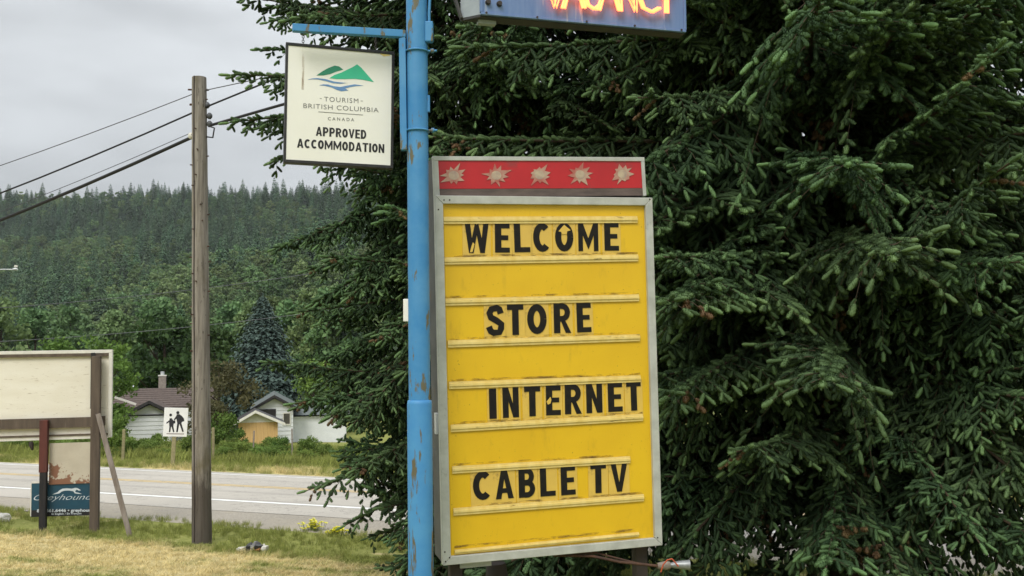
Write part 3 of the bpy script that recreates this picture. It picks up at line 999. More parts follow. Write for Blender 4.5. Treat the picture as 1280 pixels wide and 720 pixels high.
def trunk_mesh(H, r0, seed, limbs=5, crown_r=2.0):
    rg = random.Random(seed)
    m_ = MB()
    m_.tube([(0, 0, -0.4), (0.05, 0, H * 0.35), (-0.04, 0.05, H * 0.7), (0, 0, H * 0.92)], [r0 * 1.2, r0, r0 * 0.6, r0 * 0.15], 7)
    for k in range(limbs):
        z = H * rg.uniform(0.25, 0.6); a = rg.uniform(0, 6.28); e = crown_r * rg.uniform(0.5, 0.8)
        m_.tube([(0, 0, z), (math.cos(a) * e * 0.5, math.sin(a) * e * 0.5, z + H * 0.1), (math.cos(a) * e, math.sin(a) * e, z + H * 0.25)], [r0 * 0.45, r0 * 0.3, r0 * 0.1], 5)
    me = bpy.data.meshes.new('trunk')
    me.from_pydata(m_.v, [], m_.f)
    me.materials.append(M['bark'])
    return me

FOREST = [conifer_mesh('far_conifer', 'conifer', s, H=17 + s % 3, Rb=3.3 + 0.4 * (s % 3), layers=30, per=22, full=0.66) for s in (1, 2, 3, 4)] + \
         [crown_mesh('far_broadleaf', 'aspen', s, H=14, W=7 + s % 2, clumps=30, leaves=60, ls=0.85, base=0.10) for s in (11, 12, 13)]
rg = np.random.default_rng(5)
pts, rots, scls, picks = [], [], [], []
def try_tree(X, Y, dens):
    v = vv(X, Y)
    z = ground_z(X, Y)
    px = 640 + 1200 * X / Y
    n1 = noise.noise(Vector((X / 95, Y / 150, 2.0)))
    h_rel = (v - 290) / 530.0
    p_con = 0.26 + 0.42 * h_rel + 1.3 * n1
    con = rg.random() < p_con
    pts.append((X, Y, z - 0.3)); rots.append((rg.normal() * 0.03, rg.normal() * 0.03, rg.random() * 6.28))
    s = (0.78 + 0.75 * rg.random() ** 1.5) * (1.1 if con else 0.95)
    scls.append((s * (0.9 + 0.3 * rg.random()), s * (0.9 + 0.3 * rg.random()), s))
    picks.append(rg.integers(0, 4) if con else rg.integers(4, 7))
Dd = 250.0
while Dd < 1290:
    sp = 6.6 + Dd * 0.0030
    w0, w1 = -300, 640
    x = (w0 - 640) / 1200 * Dd
    while x < (w1 - 640) / 1200 * Dd:
        X = x + rg.uniform(-0.5, 0.5) * sp; Y = Dd + rg.uniform(-0.5, 0.5) * sp
        if vv(X, Y) > 290: try_tree(X, Y, 1)
        x += sp
    while x < (1500 - 640) / 1200 * Dd:      # behind the near spruces: thinner
        X = x + rg.uniform(-1, 1) * sp; Y = Dd + rg.uniform(-1, 1) * sp
        if vv(X, Y) > 290 and rg.random() < 0.6: try_tree(X, Y, 0.3)
        x += sp * 2.2
    Dd += sp * (0.9 if Dd < 600 else 1.1)
tag(scatter('hillside_forest', FOREST, pts, rots, scls, picks), 'mixed conifer and broadleaf forest covering the hazy hillside', 'forest', kind='stuff')

# trees that can be told apart in front of the hillside
BROAD = {
    'mid': [crown_mesh('crown', 'aspen', 40 + k, H=13, W=7.5, clumps=46, leaves=80, ls=0.62) for k in range(3)],
    'dark': [crown_mesh('crown', 'leaf_dark', 50 + k, H=9, W=8, clumps=44, leaves=85, ls=0.55) for k in range(2)],
    'bright': [crown_mesh('crown', 'leaf_bright', 60 + k, H=6, W=4.6, clumps=40, leaves=110, ls=0.26) for k in range(2)],
    'brown': [crown_mesh('crown', 'leaf_brown', 70, H=4.6, W=5.0, clumps=46, leaves=110, ls=0.22, base=0.12)],
}
CONI = [conifer_mesh('crown', 'conifer', 80 + k, H=17, Rb=3.0, layers=44, per=30) for k in range(3)]
TR = {'mid': trunk_mesh(13, 0.2, 1, 5, 3), 'dark': trunk_mesh(9, 0.2, 2, 6, 3.2), 'bright': trunk_mesh(6, 0.1, 3, 5, 1.8), 'brown': trunk_mesh(4.6, 0.1, 4, 7, 2.0), 'con': trunk_mesh(16, 0.2, 5, 0)}
def place_tree(name, kind, k, x, Y, scale, label, group=None, cat='tree', squash=1.0):
    X = (x - 640) / 1200 * Y
    me = CONI[k] if kind == 'con' else BROAD[kind][k % len(BROAD[kind])]
    root = empty(name, (X, Y, ground_z(X, Y) - 0.05), label=label, cat=cat, group=group)
    root.rotation_euler.z = rnd.uniform(0, 6.28)
    root.scale = (scale, scale, scale * squash)
    link('trunk', TR[kind], root)
    link('crown', me, root)
    return root
r2 = random.Random(3)
for i in range(46):
    x = -90 + 560 * ((i * 0.618) % 1.0) + r2.uniform(-8, 8)
    Y = 105 + 110 * r2.random()
    where = ('behind the plywood billboard' if x < 135 else 'behind the brown roofed house' if x < 235 else
             'behind the bronze leaved tree' if x < 300 else 'beside and behind the blue spruce')
    back = 'farther back' if Y > 160 else 'in the front row'
    if r2.random() < 0.26:
        place_tree('conifer_tree', 'con', r2.randrange(3), x, Y, r2.uniform(0.65, 1.0),
                   f'dark narrow conifer {where}, {back}', 'conifers at the foot of the hill')
    else:
        sc_ = r2.uniform(0.75, 1.15)
        size = 'tall' if sc_ > 0.95 else 'low'
        place_tree('broadleaf_tree', 'mid', r2.randrange(3), x, Y, sc_,
                   f'{size} soft green broadleaf tree {where}, {back}', 'broadleaf trees at the foot of the hill')
place_tree('broadleaf_tree', 'bright', 0, 128, 50, 0.92, 'bright green leafy tree beside the left house, showing past the plywood billboard')
place_tree('broadleaf_tree', 'bright', 1, 72, 52, 0.9, 'bright green leafy tree rising just behind the plywood billboard')
place_tree('broadleaf_tree', 'dark', 0, 205, 78, 0.95, 'dark green spreading tree above the chimney of the left house')
place_tree('broadleaf_tree', 'dark', 1, 262, 82, 0.92, 'dark green spreading tree between the chimney and the blue spruce')
place_tree('broadleaf_tree', 'bright', 1, 392, 68, 0.85, 'bright green leafy tree behind the white house with the grey roof')
place_tree('broadleaf_tree', 'dark', 1, 424, 74, 0.62, 'low dark green tree behind the long side wing of the white house')
place_tree('ornamental_tree', 'brown', 0, 274, 54.5, 0.98, 'low bronze leaved tree between the left house and the shed')
# blue spruce
XB, YB = (328 - 640) / 1200 * 74, 74
root = empty('blue_spruce_tree', (XB, YB, ground_z(XB, YB)), label='broad blue grey spruce standing behind the shed and houses', cat='tree')
link('trunk', TR['con'], root).scale = (1, 1, 0.6)
link('crown', conifer_mesh('crown', 'blueneedle', 91, H=10.6, Rb=4.2, layers=80, per=78, gap=0.05, full=0.62, fine=0.72), root)

# ------------------------------------------------------------------ houses
def siding_wall(parent, fr_x0, fr_x1, z0, z1, y, mat='siding', pitch_=0.24, name='siding_board', gable=None):
    """Lapped boards, each its own piece; gable = (peak x, peak z) continues them up into the triangle."""
    z = z0
    while z < (gable[1] if gable else z1) - 0.02:
        zt = min(z + pitch_, gable[1] if gable else z1)
        def xs(zz):
            if gable and zz > z1:
                t = (zz - z1) / (gable[1] - z1)
                return fr_x0 + (gable[0] - fr_x0) * t, fr_x1 + (gable[0] - fr_x1) * t
            return fr_x0, fr_x1
        a0, b0 = xs(z); a1, b1 = xs(zt)
        m_ = MB()
        m_.add([(a0, y - 0.03, z), (b0, y - 0.03, z), (b1, y, zt), (a1, y, zt), (a0, y + 0.03, z), (b0, y + 0.03, z), (b1, y + 0.03, zt), (a1, y + 0.03, zt)],
               [(0, 1, 2, 3), (4, 7, 6, 5), (0, 4, 5, 1), (1, 5, 6, 2), (3, 2, 6, 7), (0, 3, 7, 4)])
        m_.build(name, mat, parent)
        z = zt
def house_root(name, x, Y, label, yaw=0.0):
    X = PY(x, 530, Y).x
    global XREF
    XREF = x
    o = empty(name, (X, Y, ground_z(X, Y)), label=label, cat='house' if 'house' in name else 'shed')
    o.rotation_euler.z = yaw
    return o, X, ground_z(X, Y)
def hz(y, Y, zb): return PY(XREF, y, Y).z - zb   # height above a house's ground of photo row y at distance Y
def hx(x, Y, X): return PY(x, 520, Y).x - X
# left house: long brown roof with a white gabled wing in front
Yh = 56
lh, X0, zb = house_root('house', 190, Yh, 'white sided house with brown shingle roof, brick chimney and small front gable', R(17))
Yo = 3.0
e_z, r_z = hz(509, Yh + Yo, zb), hz(485.5, Yh + Yo + 3, zb)
xa, xb = hx(128, Yh + Yo, X0) + 0.9, hx(262, Yh + Yo, X0) + 0.9
MB().add([(xa, Yo + 0.06, -0.6), (xa, 9, -0.6), (xa, 9, e_z), (xa, 6, r_z - 0.1), (xa, Yo + 0.06, e_z), (xb, Yo + 0.06, -0.6), (xb, 9, -0.6), (xb, 9, e_z), (xb, 6, r_z - 0.1), (xb, Yo + 0.06, e_z)],
         [(0, 4, 3, 2, 1), (5, 6, 7, 8, 9), (0, 5, 9, 4), (1, 2, 7, 6)]).build('wall', 'siding', lh)
siding_wall(lh, xa, xb, 0, e_z, Yo)
n_rows = 9
for k in range(n_rows):                       # shingle courses
    f0, f1 = k / n_rows, (k + 1) / n_rows
    za, zc = e_z + (r_z - e_z) * f0, e_z + (r_z - e_z) * f1
    ya, yc = Yo - 0.35 + 3.35 * f0, Yo - 0.35 + 3.35 * f1
    MB().add([(xa - 0.3, ya, za + 0.05), (xb + 0.3, ya, za + 0.05), (xb + 0.3, yc, zc + 0.02), (xa - 0.3, yc, zc + 0.02),
              (xa - 0.3, ya, za - 0.05), (xb + 0.3, ya, za - 0.05), (xb + 0.3, yc, zc - 0.08), (xa - 0.3, yc, zc - 0.08)],
             [(0, 1, 2, 3), (4, 7, 6, 5), (0, 4, 5, 1), (1, 5, 6, 2), (2, 6, 7, 3), (3, 7, 4, 0)]).build('shingle_course', 'shingle', lh)
MB().add([(xa - 0.3, 6.0, r_z), (xb + 0.3, 6.0, r_z), (xb + 0.3, 9.35, e_z), (xa - 0.3, 9.35, e_z)], [(0, 1, 2, 3)]).build('rear_roof', 'shingle', lh)
# wing
wx0, wx1, wp = hx(161, Yh, X0), hx(212, Yh, X0), hx(187, Yh, X0)
we, wpz = hz(519, Yh, zb), hz(506, Yh, zb)
MB().prism([(wx0, -0.6), (wx1, -0.6), (wx1, we), (wp, wpz), (wx0, we)], 0.05, Yo).build('wing_wall', 'siding', lh)
siding_wall(lh, wx0, wx1, 0, we, 0.0, gable=(wp, wpz))
MB().box((wx0, -0.06, we - 0.03), (wx1, -0.035, we + 0.05)).build('trim_board', 'fascia', lh)
for (ax_, bx_) in ((wx0 - 0.45, wp), (wp, wx1 + 0.45)):
    za_ = we - 0.14 if ax_ < wp - 0.01 else wpz + 0.10
    zb_ = wpz + 0.10 if ax_ < wp - 0.01 else we - 0.14
    MB().add([(ax_, -0.4, za_), (bx_, -0.4, zb_), (bx_, -0.4, zb_ + 0.16), (ax_, -0.4, za_ + 0.16),
              (ax_, Yo + 0.4, za_), (bx_, Yo + 0.4, zb_), (bx_, Yo + 0.4, zb_ + 0.16), (ax_, Yo + 0.4, za_ + 0.16)],
             [(3, 2, 6, 7), (0, 4, 5, 1), (1, 5, 6, 2), (0, 3, 7, 4)]).build('wing_roof', 'shingle', lh)
    MB().add([(ax_, -0.46, za_ - 0.02), (bx_, -0.46, zb_ - 0.02), (bx_, -0.46, zb_ + 0.17), (ax_, -0.46, za_ + 0.17),
              (ax_, -0.41, za_ - 0.02), (bx_, -0.41, zb_ - 0.02), (bx_, -0.41, zb_ + 0.17), (ax_, -0.41, za_ + 0.17)],
             [(0, 1, 2, 3), (7, 6, 5, 4), (3, 2, 6, 7), (0, 4, 5, 1), (1, 5, 6, 2), (0, 3, 7, 4)]).build('barge_board', 'fascia', lh)
vy = Yo + 0.2
MB().bar((hx(142, Yh + 1, X0), 0.9, hz(491, Yh + 1, zb)), (hx(178, Yh + 1, X0), 0.9, hz(505, Yh + 1, zb)), 0.1, 0.12, Vector((0, 1, 0))).build('valley_flashing', 'trimwhite', lh)
cx, cz0, cz1 = hx(206.5, Yh + 7, X0) + 1.95, hz(490, Yh + 7, zb), hz(470, Yh + 7, zb)
ch = MB().box((cx - 0.22, 6.3, 0), (cx + 0.22, 6.9, cz1)).build('chimney', 'brick', lh)
MB().box((cx - 0.25, 6.26, cz1 - 0.003), (cx + 0.25, 6.94, cz1 + 0.07)).build('chimney_cap', 'trimwhite', ch)
MB().tube([(cx, 6.6, cz1 + 0.06), (cx, 6.6, cz1 + 0.3)], 0.12, 10).build('chimney_flue', 'galv', ch)
vx, vz = hx(173.5, Yh + 6, X0) + 1.65, hz(487, Yh + 6, zb)
vent = MB().tube([(vx, 5.6, vz - 0.9), (vx, 5.6, vz + 0.1)], 0.09, 10).build('roof_vent', 'galv', lh)
MB().tube([(vx, 5.6, vz + 0.1), (vx, 5.6, vz + 0.22), (vx, 5.6, vz + 0.3)], [0.2, 0.26, 0.05], 10).build('vent_hood', 'galv', vent)

# cedar fronted shed
Ys = 50
sh, XS, zs = house_root('garden_shed', 323, Ys, 'small shed with golden cedar boards and white gable, beside the white house', R(16))
sx0, sx1, spx = hx(299, Ys, XS), hx(347, Ys, XS), hx(317, Ys, XS)
spx = (sx0 + sx1) / 2 - 0.15
se, spz = hz(528, Ys, zs), hz(515.5, Ys, zs)
MB().box((sx0 + 0.02, 0.03, -0.3), (sx1 - 0.02, 2.2, se - 0.02)).build('wall', 'cedar', sh)
nb = 11
cb = MB().box((0, 0, -0.3), (1, 0.03, se)).build('cedar_board', 'cedar', sh)
for k in range(nb):
    o = cb if k == 0 else cb.copy()
    if k: col.objects.link(o); o.parent = sh
    w = (sx1 - sx0) / nb
    o.scale = (w - 0.012, 1, 1); o.location = (sx0 + k * w, -0.003 * (k % 2) * 2, 0)
MB().prism([(sx0, se), (sx1, se), (spx, spz)], -0.01, 0.08).build('gable_panel', 'trimwhite', sh)
for (a, b, za_, zb_) in ((sx0 - 0.35, spx, se - 0.17, spz), (spx, sx1 + 0.35, spz, se - 0.17)):
    MB().add([(a, -0.35, za_), (b, -0.35, zb_), (b, -0.35, zb_ + 0.12), (a, -0.35, za_ + 0.12), (a, 2.4, za_), (b, 2.4, zb_), (b, 2.4, zb_ + 0.12), (a, 2.4, za_ + 0.12)],
             [(3, 2, 6, 7), (0, 4, 5, 1), (1, 5, 6, 2), (0, 3, 7, 4)]).build('roof', 'fascia', sh)
    MB().add([(a, -0.4, za_ - 0.01), (b, -0.4, zb_ - 0.01), (b, -0.4, zb_ + 0.13), (a, -0.4, za_ + 0.13), (a, -0.36, za_ - 0.01), (b, -0.36, zb_ - 0.01), (b, -0.36, zb_ + 0.13), (a, -0.36, za_ + 0.13)],
             [(0, 1, 2, 3), (7, 6, 5, 4), (3, 2, 6, 7), (0, 4, 5, 1), (1, 5, 6, 2), (0, 3, 7, 4)]).build('barge_board', 'trimwhite', sh)

# right white house
Yw = 57
wh, XW, zw = house_root('house', 352, Yw, 'white sided house with grey roof and dark window, behind the cedar shed', R(14))
a0, a1, ap = hx(322, Yw, XW), hx(366, Yw, XW), hx(343, Yw, XW)
we2, wp2 = hz(510, Yw, zw), hz(498, Yw, zw)
MB().prism([(a0, -0.6), (a1, -0.6), (a1, we2), (ap, wp2), (a0, we2)], 0.05, 7).build('wall', 'siding', wh)
siding_wall(wh, a0, a1, 0, we2, 0.0, gable=(ap, wp2))
for (a, b, za_, zb_) in ((a0 - 0.4, ap, we2 - 0.17, wp2 + 0.1), (ap, a1 + 0.4, wp2 + 0.1, we2 - 0.17)):
    MB().add([(a, -0.35, za_), (b, -0.35, zb_), (b, -0.35, zb_ + 0.12), (a, -0.35, za_ + 0.12), (a, 7.3, za_), (b, 7.3, zb_), (b, 7.3, zb_ + 0.12), (a, 7.3, za_ + 0.12)],
             [(3, 2, 6, 7), (0, 4, 5, 1), (1, 5, 6, 2), (0, 3, 7, 4)]).build('roof', 'shinglegrey', wh)
    MB().add([(a, -0.4, za_ - 0.03), (b, -0.4, zb_ - 0.03), (b, -0.4, zb_ + 0.13), (a, -0.4, za_ + 0.13), (a, -0.36, za_ - 0.03), (b, -0.36, zb_ - 0.03), (b, -0.36, zb_ + 0.13), (a, -0.36, za_ + 0.13)],
             [(0, 1, 2, 3), (7, 6, 5, 4), (3, 2, 6, 7), (0, 4, 5, 1), (1, 5, 6, 2), (0, 3, 7, 4)]).build('barge_board', 'fascia', wh)
wz0, wz1, wxa, wxb = hz(530, Yw, zw), hz(517, Yw, zw), hx(354.5, Yw, XW), hx(362, Yw, XW)
w_ = MB().box((wxa, -0.05, wz0), (wxb, 0.0, wz1)).build('window', 'glass', wh)
MB().box((wxa - 0.05, -0.07, wz1), (wxb + 0.05, -0.02, wz1 + 0.06)).box((wxa - 0.05, -0.07, wz0 - 0.06), (wxb + 0.05, -0.02, wz0)).box((wxa - 0.05, -0.07, wz0), (wxa, -0.02, wz1)).box((wxb, -0.07, wz0), (wxb + 0.05, -0.02, wz1)).build('frame', 'trimwhite', w_)
MB().box((hx(322.5, Yw, XW), -0.06, hz(522, Yw, zw)), (hx(345, Yw, XW), -0.03, hz(511, Yw, zw))).build('opening_shade_panel', 'fascia', wh)  # flat dark panel on the wall, painted for the shade inside the opening
MB().box((a1 + 0.02, 1.2, -0.6), (a1 + 3.2, 6.5, we2 - 0.6)).build('side_wing', 'siding', wh)
MB().add([(a1 + 0.02, 0.9, we2 - 0.5), (a1 + 3.5, 0.9, we2 - 0.5), (a1 + 3.5, 4, we2 - 0.1), (a1 + 0.02, 4, we2 - 0.1), (a1 + 3.5, 7, we2 - 0.5), (a1 + 0.02, 7, we2 - 0.5)],
         [(0, 1, 2, 3), (3, 2, 4, 5)]).build('wing_roof', 'shinglegrey', wh)

# ------------------------------------------------------------------ verge: fence posts, shrubs, school sign
POSTS = [(156, 33.5, 'leaning squared wooden fence post beneath the left house'), (268, 34, 'pale wooden fence post just right of the utility pole'),
         (317, 35, 'thin grey fence post in the tall grass below the cedar shed'), (366, 35, 'dark thin fence post in the grass below the white house')]
for k, (x, Y, lb) in enumerate(POSTS):
    X = (x - 640) / 1200 * Y
    z = ground_z(X, Y)
    w = 0.095 if k < 2 else 0.05
    m_ = MB().box((-w / 2, -w / 2, -0.3), (w / 2, w / 2, 1.15 + 0.1 * (k % 2)))
    m_.box((-w / 2 - 0.008, -w / 2 - 0.008, 0.85), (w / 2 + 0.008, w / 2 + 0.008, 0.88))
    o = m_.build('fence_post', 'fencepost' if k < 2 else 'bracegrey', bevel=0.01)
    o.location = (X, Y, z)
    o.rotation_euler = (R(1), R([1.5, -0.5, 2, -1][k]), R(10))
    tag(o, lb, 'post', 'posts of the verge fence')
SHRUB = [crown_mesh('shrub', 'weed', 300 + k, H=1.5, W=2.2, clumps=30, leaves=90, ls=0.13, base=0.02) for k in range(3)]
SHRUBD = [crown_mesh('shrub', 'leaf_bright', 310 + k, H=1.9, W=2.3, clumps=30, leaves=90, ls=0.14, base=0.02) for k in range(2)]
r3 = random.Random(12)
pts, rots, scls, picks = [], [], [], []
for i in range(230):
    X = r3.uniform(-34, -4); v = r3.uniform(28.4, 33.5)
    Y = (v - X * ACR.x) / ACR.y
    s_ = r3.uniform(0.22, 0.50)
    pts.append((X, Y, ground_z(X, Y) - 0.05)); rots.append((0, 0, r3.uniform(0, 6))); scls.append((s_, s_, s_ * r3.uniform(0.8, 1.25))); picks.append(r3.randrange(3))
tag(scatter('verge_thicket', SHRUB, pts, rots, scls, picks), 'strip of leafy green weeds and low growth across the highway', 'weeds', kind='stuff')
for (x, Y, s, lb) in ((146, 36, 0.72, 'rounded green bush at the right edge of the plywood billboard'),
                      (280, 41, 0.82, 'tall light green shrub between the utility pole and the cedar shed'),
                      (297, 43, 0.5, 'green shrub hiding the left corner of the cedar shed'),
                      (352, 38, 0.42, 'small dark bush by the thin fence post below the white house')):
    X = (x - 640) / 1200 * Y
    o = link('shrub', r3.choice(SHRUBD))
    o.location = (X, Y, ground_z(X, Y) - 0.05)
    o.scale = (s, s, s * 1.1)
    tag(o, lb, 'shrub')

Yg = 31.2
fr = frame_between(PY(204, 547, Yg), PY(235.5, 547.5, Yg + 0.15))
fr.m = fr.m.copy(); 
sg = empty('school_crossing_sign', mat=fr.m, label='white sign with two black walking children on a wooden post across the highway', cat='road sign')
c_tl, c_br = fr.loc(205.6, 509.4), fr.loc(233.4, 546)
w = c_br[0] - c_tl[0]
MB().box((c_tl[0], 0, c_br[1]), (c_br[0], 0.012, c_tl[1])).build('panel', 'signal', sg, bevel=0.004)
zq = lambda px, py: (190 + px / 9.0, 500 + py / 9.0)
def ped(shift):
    pass
K1 = [[(198, 205), (222, 205), (240, 232), (262, 228), (262, 262), (244, 266), (240, 300), (196, 304), (192, 262), (196, 228)],
      [(198, 225), (204, 240), (168, 266), (158, 262), (164, 252)],
      [(196, 296), (214, 300), (206, 362), (190, 362)], [(220, 298), (240, 296), (252, 358), (238, 364)]]
K2 = [[(278, 162), (310, 160), (332, 176), (358, 206), (364, 238), (338, 246), (330, 262), (286, 270), (276, 222), (270, 190)],
      [(278, 172), (290, 192), (256, 228), (244, 220)],
      [(284, 262), (308, 266), (290, 362), (272, 362)], [(306, 262), (330, 258), (358, 354), (342, 362)]]
for K, (hx_, hy_, hr_) in ((K1, (210, 168, 16)), (K2, (291, 142, 18))):
    m_ = MB()
    for n_, poly in enumerate(K):
        m_.prism([fr.loc(*zq(*p)) for p in poly], -0.003 - 0.0004 * n_, -0.001)
    m_.prism([fr.loc(*zq(hx_ + hr_ * math.cos(t * math.pi / 6), hy_ + hr_ * math.sin(t * math.pi / 6))) for t in range(12)], -0.0046, -0.001)
    m_.build('walking_figure', 'print_black', sg)
shape_on(fr, [zq(164, 376), zq(360, 378), zq(360, 386), zq(164, 384)], 'postred', sg, -0.001, 'printed_line')
pl, pr_ = fr.loc(215, 546)[0], fr.loc(220, 546)[0]
gz = ground_z(fr.m.translation.x, fr.m.translation.y) - fr.m.translation.z
MB().box((pl, 0.013, gz - 0.3), (pr_, 0.10, c_tl[1] - 0.05)).build('post', 'fencepost', sg)

# ------------------------------------------------------------------ plywood billboard (seen from behind)
pb = PY(120, 655, 16.0)
zg = ground_z(pb.x, pb.y)
fb = Frame(Vector((pb.x, pb.y, zg)), yaw=R(11), rl=R(-0.4))
bb = empty('billboard', mat=fb.m, label='back of a plywood billboard with white trim on brown posts beside the highway', cat='billboard')
L_ = lambda x, y: fb.loc(x, y)
xr = L_(139, 490)[0]; zt = L_(139, 437)[1]; zb_ = L_(139, 547)[1]
xl = xr - 3.70
pw = 1.82
for k in range(2):                            # two plywood sheets side by side
    a = xr - 0.045 - pw * (k + 1); b = a + pw - 0.006
    MB().box((a, 0.10, zb_ + 0.03), (b, 0.118, zt - 0.03)).build('plywood_sheet', 'ply', bb)
tw_ = 0.055
MB().box((xl, 0.05, zt - tw_), (xr, 0.125, zt)).build('top_trim', 'trimwhite', bb, bevel=0.004)
MB().box((xl, 0.052, zt - tw_ - 0.05), (xr - tw_, 0.098, zt - tw_ - 0.002)).build('top_rail', 'postbrown', bb)
MB().box((xr - tw_, 0.05, zb_), (xr, 0.125, zt - tw_ - 0.002)).build('side_trim', 'trimwhite', bb, bevel=0.004)
MB().box((xl, 0.05, zb_), (xl + tw_, 0.125, zt - tw_ - 0.002)).build('side_trim', 'trimwhite', bb, bevel=0.004)
MB().box((xl + tw_ + 0.002, 0.056, zb_ - 0.01), (xr - tw_ - 0.002, 0.12, zb_ + 0.045)).build('bottom_trim', 'trimwhite', bb)
MB().box((xl + tw_ + 0.002, 0.04, zb_ + 0.047), (xr - tw_ - 0.004, 0.098, zb_ + 0.072)).build('bottom_rail', 'postbrown', bb)
rz0, rz1 = L_(60, 535.5)[1], L_(60, 523)[1]
MB().box((xl + 0.06, 0.035, rz0), (L_(113, 530)[0], 0.095, rz1)).build('cross_rail', 'postbrown', bb)
MB().box((L_(118.8, 530)[0] + 0.09, 0.035, rz0 + 0.02), (L_(130, 530)[0], 0.095, rz1 + 0.01)).build('cross_rail', 'postbrown', bb)
p0, p1 = L_(114.5, 540)[0], L_(125.5, 540)[0]
MB().box((p0, -0.09, -0.5), (p1, 0.03, L_(120, 445)[1])).build('post', 'postbrown', bb, bevel=0.006)
s0 = L_(112.5, 540)[0] - 0.0
MB().box((s0 - 0.01, 0.034, L_(115, 530)[1] + 0.25), (p0 + 0.03, 0.096, L_(115, 441)[1])).build('stud', 'postdark', bb)
q0, q1 = L_(50.5, 560)[0], L_(60.5, 560)[0]
zm = L_(55, 590)[1]
MB().box((q0, -0.08, zm), (q1, 0.03, L_(55, 525)[1])).build('post_top', 'postred', bb, bevel=0.005)
MB().box((q0 + 0.012, -0.078, L_(55, 653)[1] - 0.4), (q1 - 0.008, 0.028, zm - 0.002)).build('post', 'postdark', bb, bevel=0.005)
MB().box((p0 - 2.25, -0.08, -0.5), (p0 - 2.12, 0.03, zt - 0.1)).build('post', 'postbrown', bb, bevel=0.006)
g0, g1 = L_(61, 560), L_(116, 604)
MB().box((g0[0], 0.035, g1[1]), (g1[0], 0.05, L_(61, 554.5)[1])).build('lower_panel', 'rustpanel', bb)
MB().bar((L_(124.5, 517)[0], -0.1, L_(124.5, 517)[1]), (L_(173, 658)[0], -0.5, -0.15), 0.075, 0.05, Vector((1, 0, 0))).build('brace', 'bracegrey', bb)
MB().tube([(L_(38, 553)[0], 0.03, L_(38, 552)[1]), (L_(38, 553)[0] + 0.01, 0.02, L_(38, 557)[1]), (L_(40, 563)[0], 0.03, L_(40, 563)[1])], [0.03, 0.04, 0.015], 6).build('hanging_bracket', 'darksteel', bb)

bs = empty('bus_depot_sign', mat=fb.m, label='dark teal bus company sign with running dog, fixed low on the billboard posts', cat='sign')
t0, t1 = L_(38.5, 605), L_(118, 646)
t_tr = L_(118, 602)
m_ = MB().prism([(t0[0], L_(38.5, 647)[1]), (t1[0], L_(118, 644.5)[1]), (t1[0], t_tr[1]), (t0[0], t0[1])], 0.052, 0.066)
m_.build('panel', 'teal', bs)
MB().prism([(t0[0], L_(38.5, 646.9)[1]), (t1[0], L_(118, 644.4)[1]), (t1[0], L_(118, 636.5)[1]), (t0[0], L_(38.5, 638.5)[1])], 0.0508, 0.0518).build('black_band', 'print_black', bs)
MB().prism([(t0[0], t0[1] + 0.002), (t1[0], t_tr[1] + 0.002), (t1[0], t_tr[1] + 0.035), (t0[0], t0[1] + 0.035)], 0.048, 0.064).build('top_strip', 'trimwhite', bs)
MB().box((t0[0] - 0.016, 0.05, L_(38.5, 646)[1]), (t0[0] - 0.002, 0.064, t0[1])).build('side_strip', 'trimwhite', bs)
zg_ = lambda px, py: (20 + px / 7.2, 560 + py / 7.2)
DOG = [(318, 424), (345, 410), (365, 402), (385, 384), (410, 370), (450, 366), (495, 370), (525, 362), (545, 364), (578, 384), (560, 388), (540, 378), (524, 392),
       (532, 402), (560, 408), (588, 418), (556, 416), (522, 412), (510, 394), (470, 386), (430, 388), (404, 396), (384, 412), (350, 418)]
shape_on(fb, [zg_(*p) for p in DOG], 'print_white', bs, 0.0505, 'dog_emblem')
text_on(fb, 'Greyhound', zg_(150, 492), zg_(688, 484), 9.5, 'print_white', bs, 0.0505, -0.012, 0.45)
text_on(fb, '800.661.6446 • greyhound.ca', zg_(178, 592), zg_(745, 584), 5.2, 'print_white', bs, 0.0498, 0.03)
text_on(fb, 'In English / En Français', zg_(312, 612), zg_(582, 606), 3.2, 'print_white', bs, 0.0498, 0.01)

# ------------------------------------------------------------------ utility pole and wires
Yp = 15.0
base = PY(252.5, 672, Yp)
zp = ground_z(base.x, base.y)
up = empty('utility_pole', (base.x, base.y, zp), label='tall weathered wooden utility pole with cables, at the edge of the lawn', cat='utility pole')
top = PY(249, 97, Yp) - Vector((base.x, base.y, zp))
m_ = MB()
prof = []
for i in range(25):
    t = i / 24
    prof.append((Vector((0, 0, 0)).lerp(top, t), 0.150 * (1 - t) + 0.112 * t + 0.002 * math.sin(i * 2.3)))
m_.tube([p for p, r_ in prof if True], [r_ for p, r_ in prof], 20)
for i, v in enumerate(m_.v):
    pass
m_.build('shaft', 'pole', up)
# ground wire up the pole, toward the camera
m_ = MB().tube([Vector((-0.075, -0.132, 0.05)) .lerp(top + Vector((-0.05, -0.105, 0)), t / 12) + Vector((0.004 * math.sin(t * 1.7), 0, 0)) for t in range(13)], 0.010, 6)
m_.build('ground_wire', 'darksteel', up)
r4 = random.Random(8)
for k in range(26):
    t = 0.40 + 0.59 * (k + r4.random()) / 26
    a = R(r4.choice([-10, -60, -100, -130, -170]) + r4.uniform(-14, 14))
    r_ = 0.150 * (1 - t) + 0.112 * t
    d = Vector((math.cos(a), math.sin(a), 0))
    p = top * t + d * r_
    MB().tube([p - d * 0.02, p + d * 0.035], 0.010, 6).build('spike', 'rust', up)
for (x, y, dx) in ((235, 112, -1), (261, 112.5, 1), (237, 131, -1)):
    p = PY(x, y, Yp) - up.location
    MB().tube([p, p + Vector((-dx * 0.16, 0.02, 0))], 0.014, 6).build('bolt', 'rust', up)
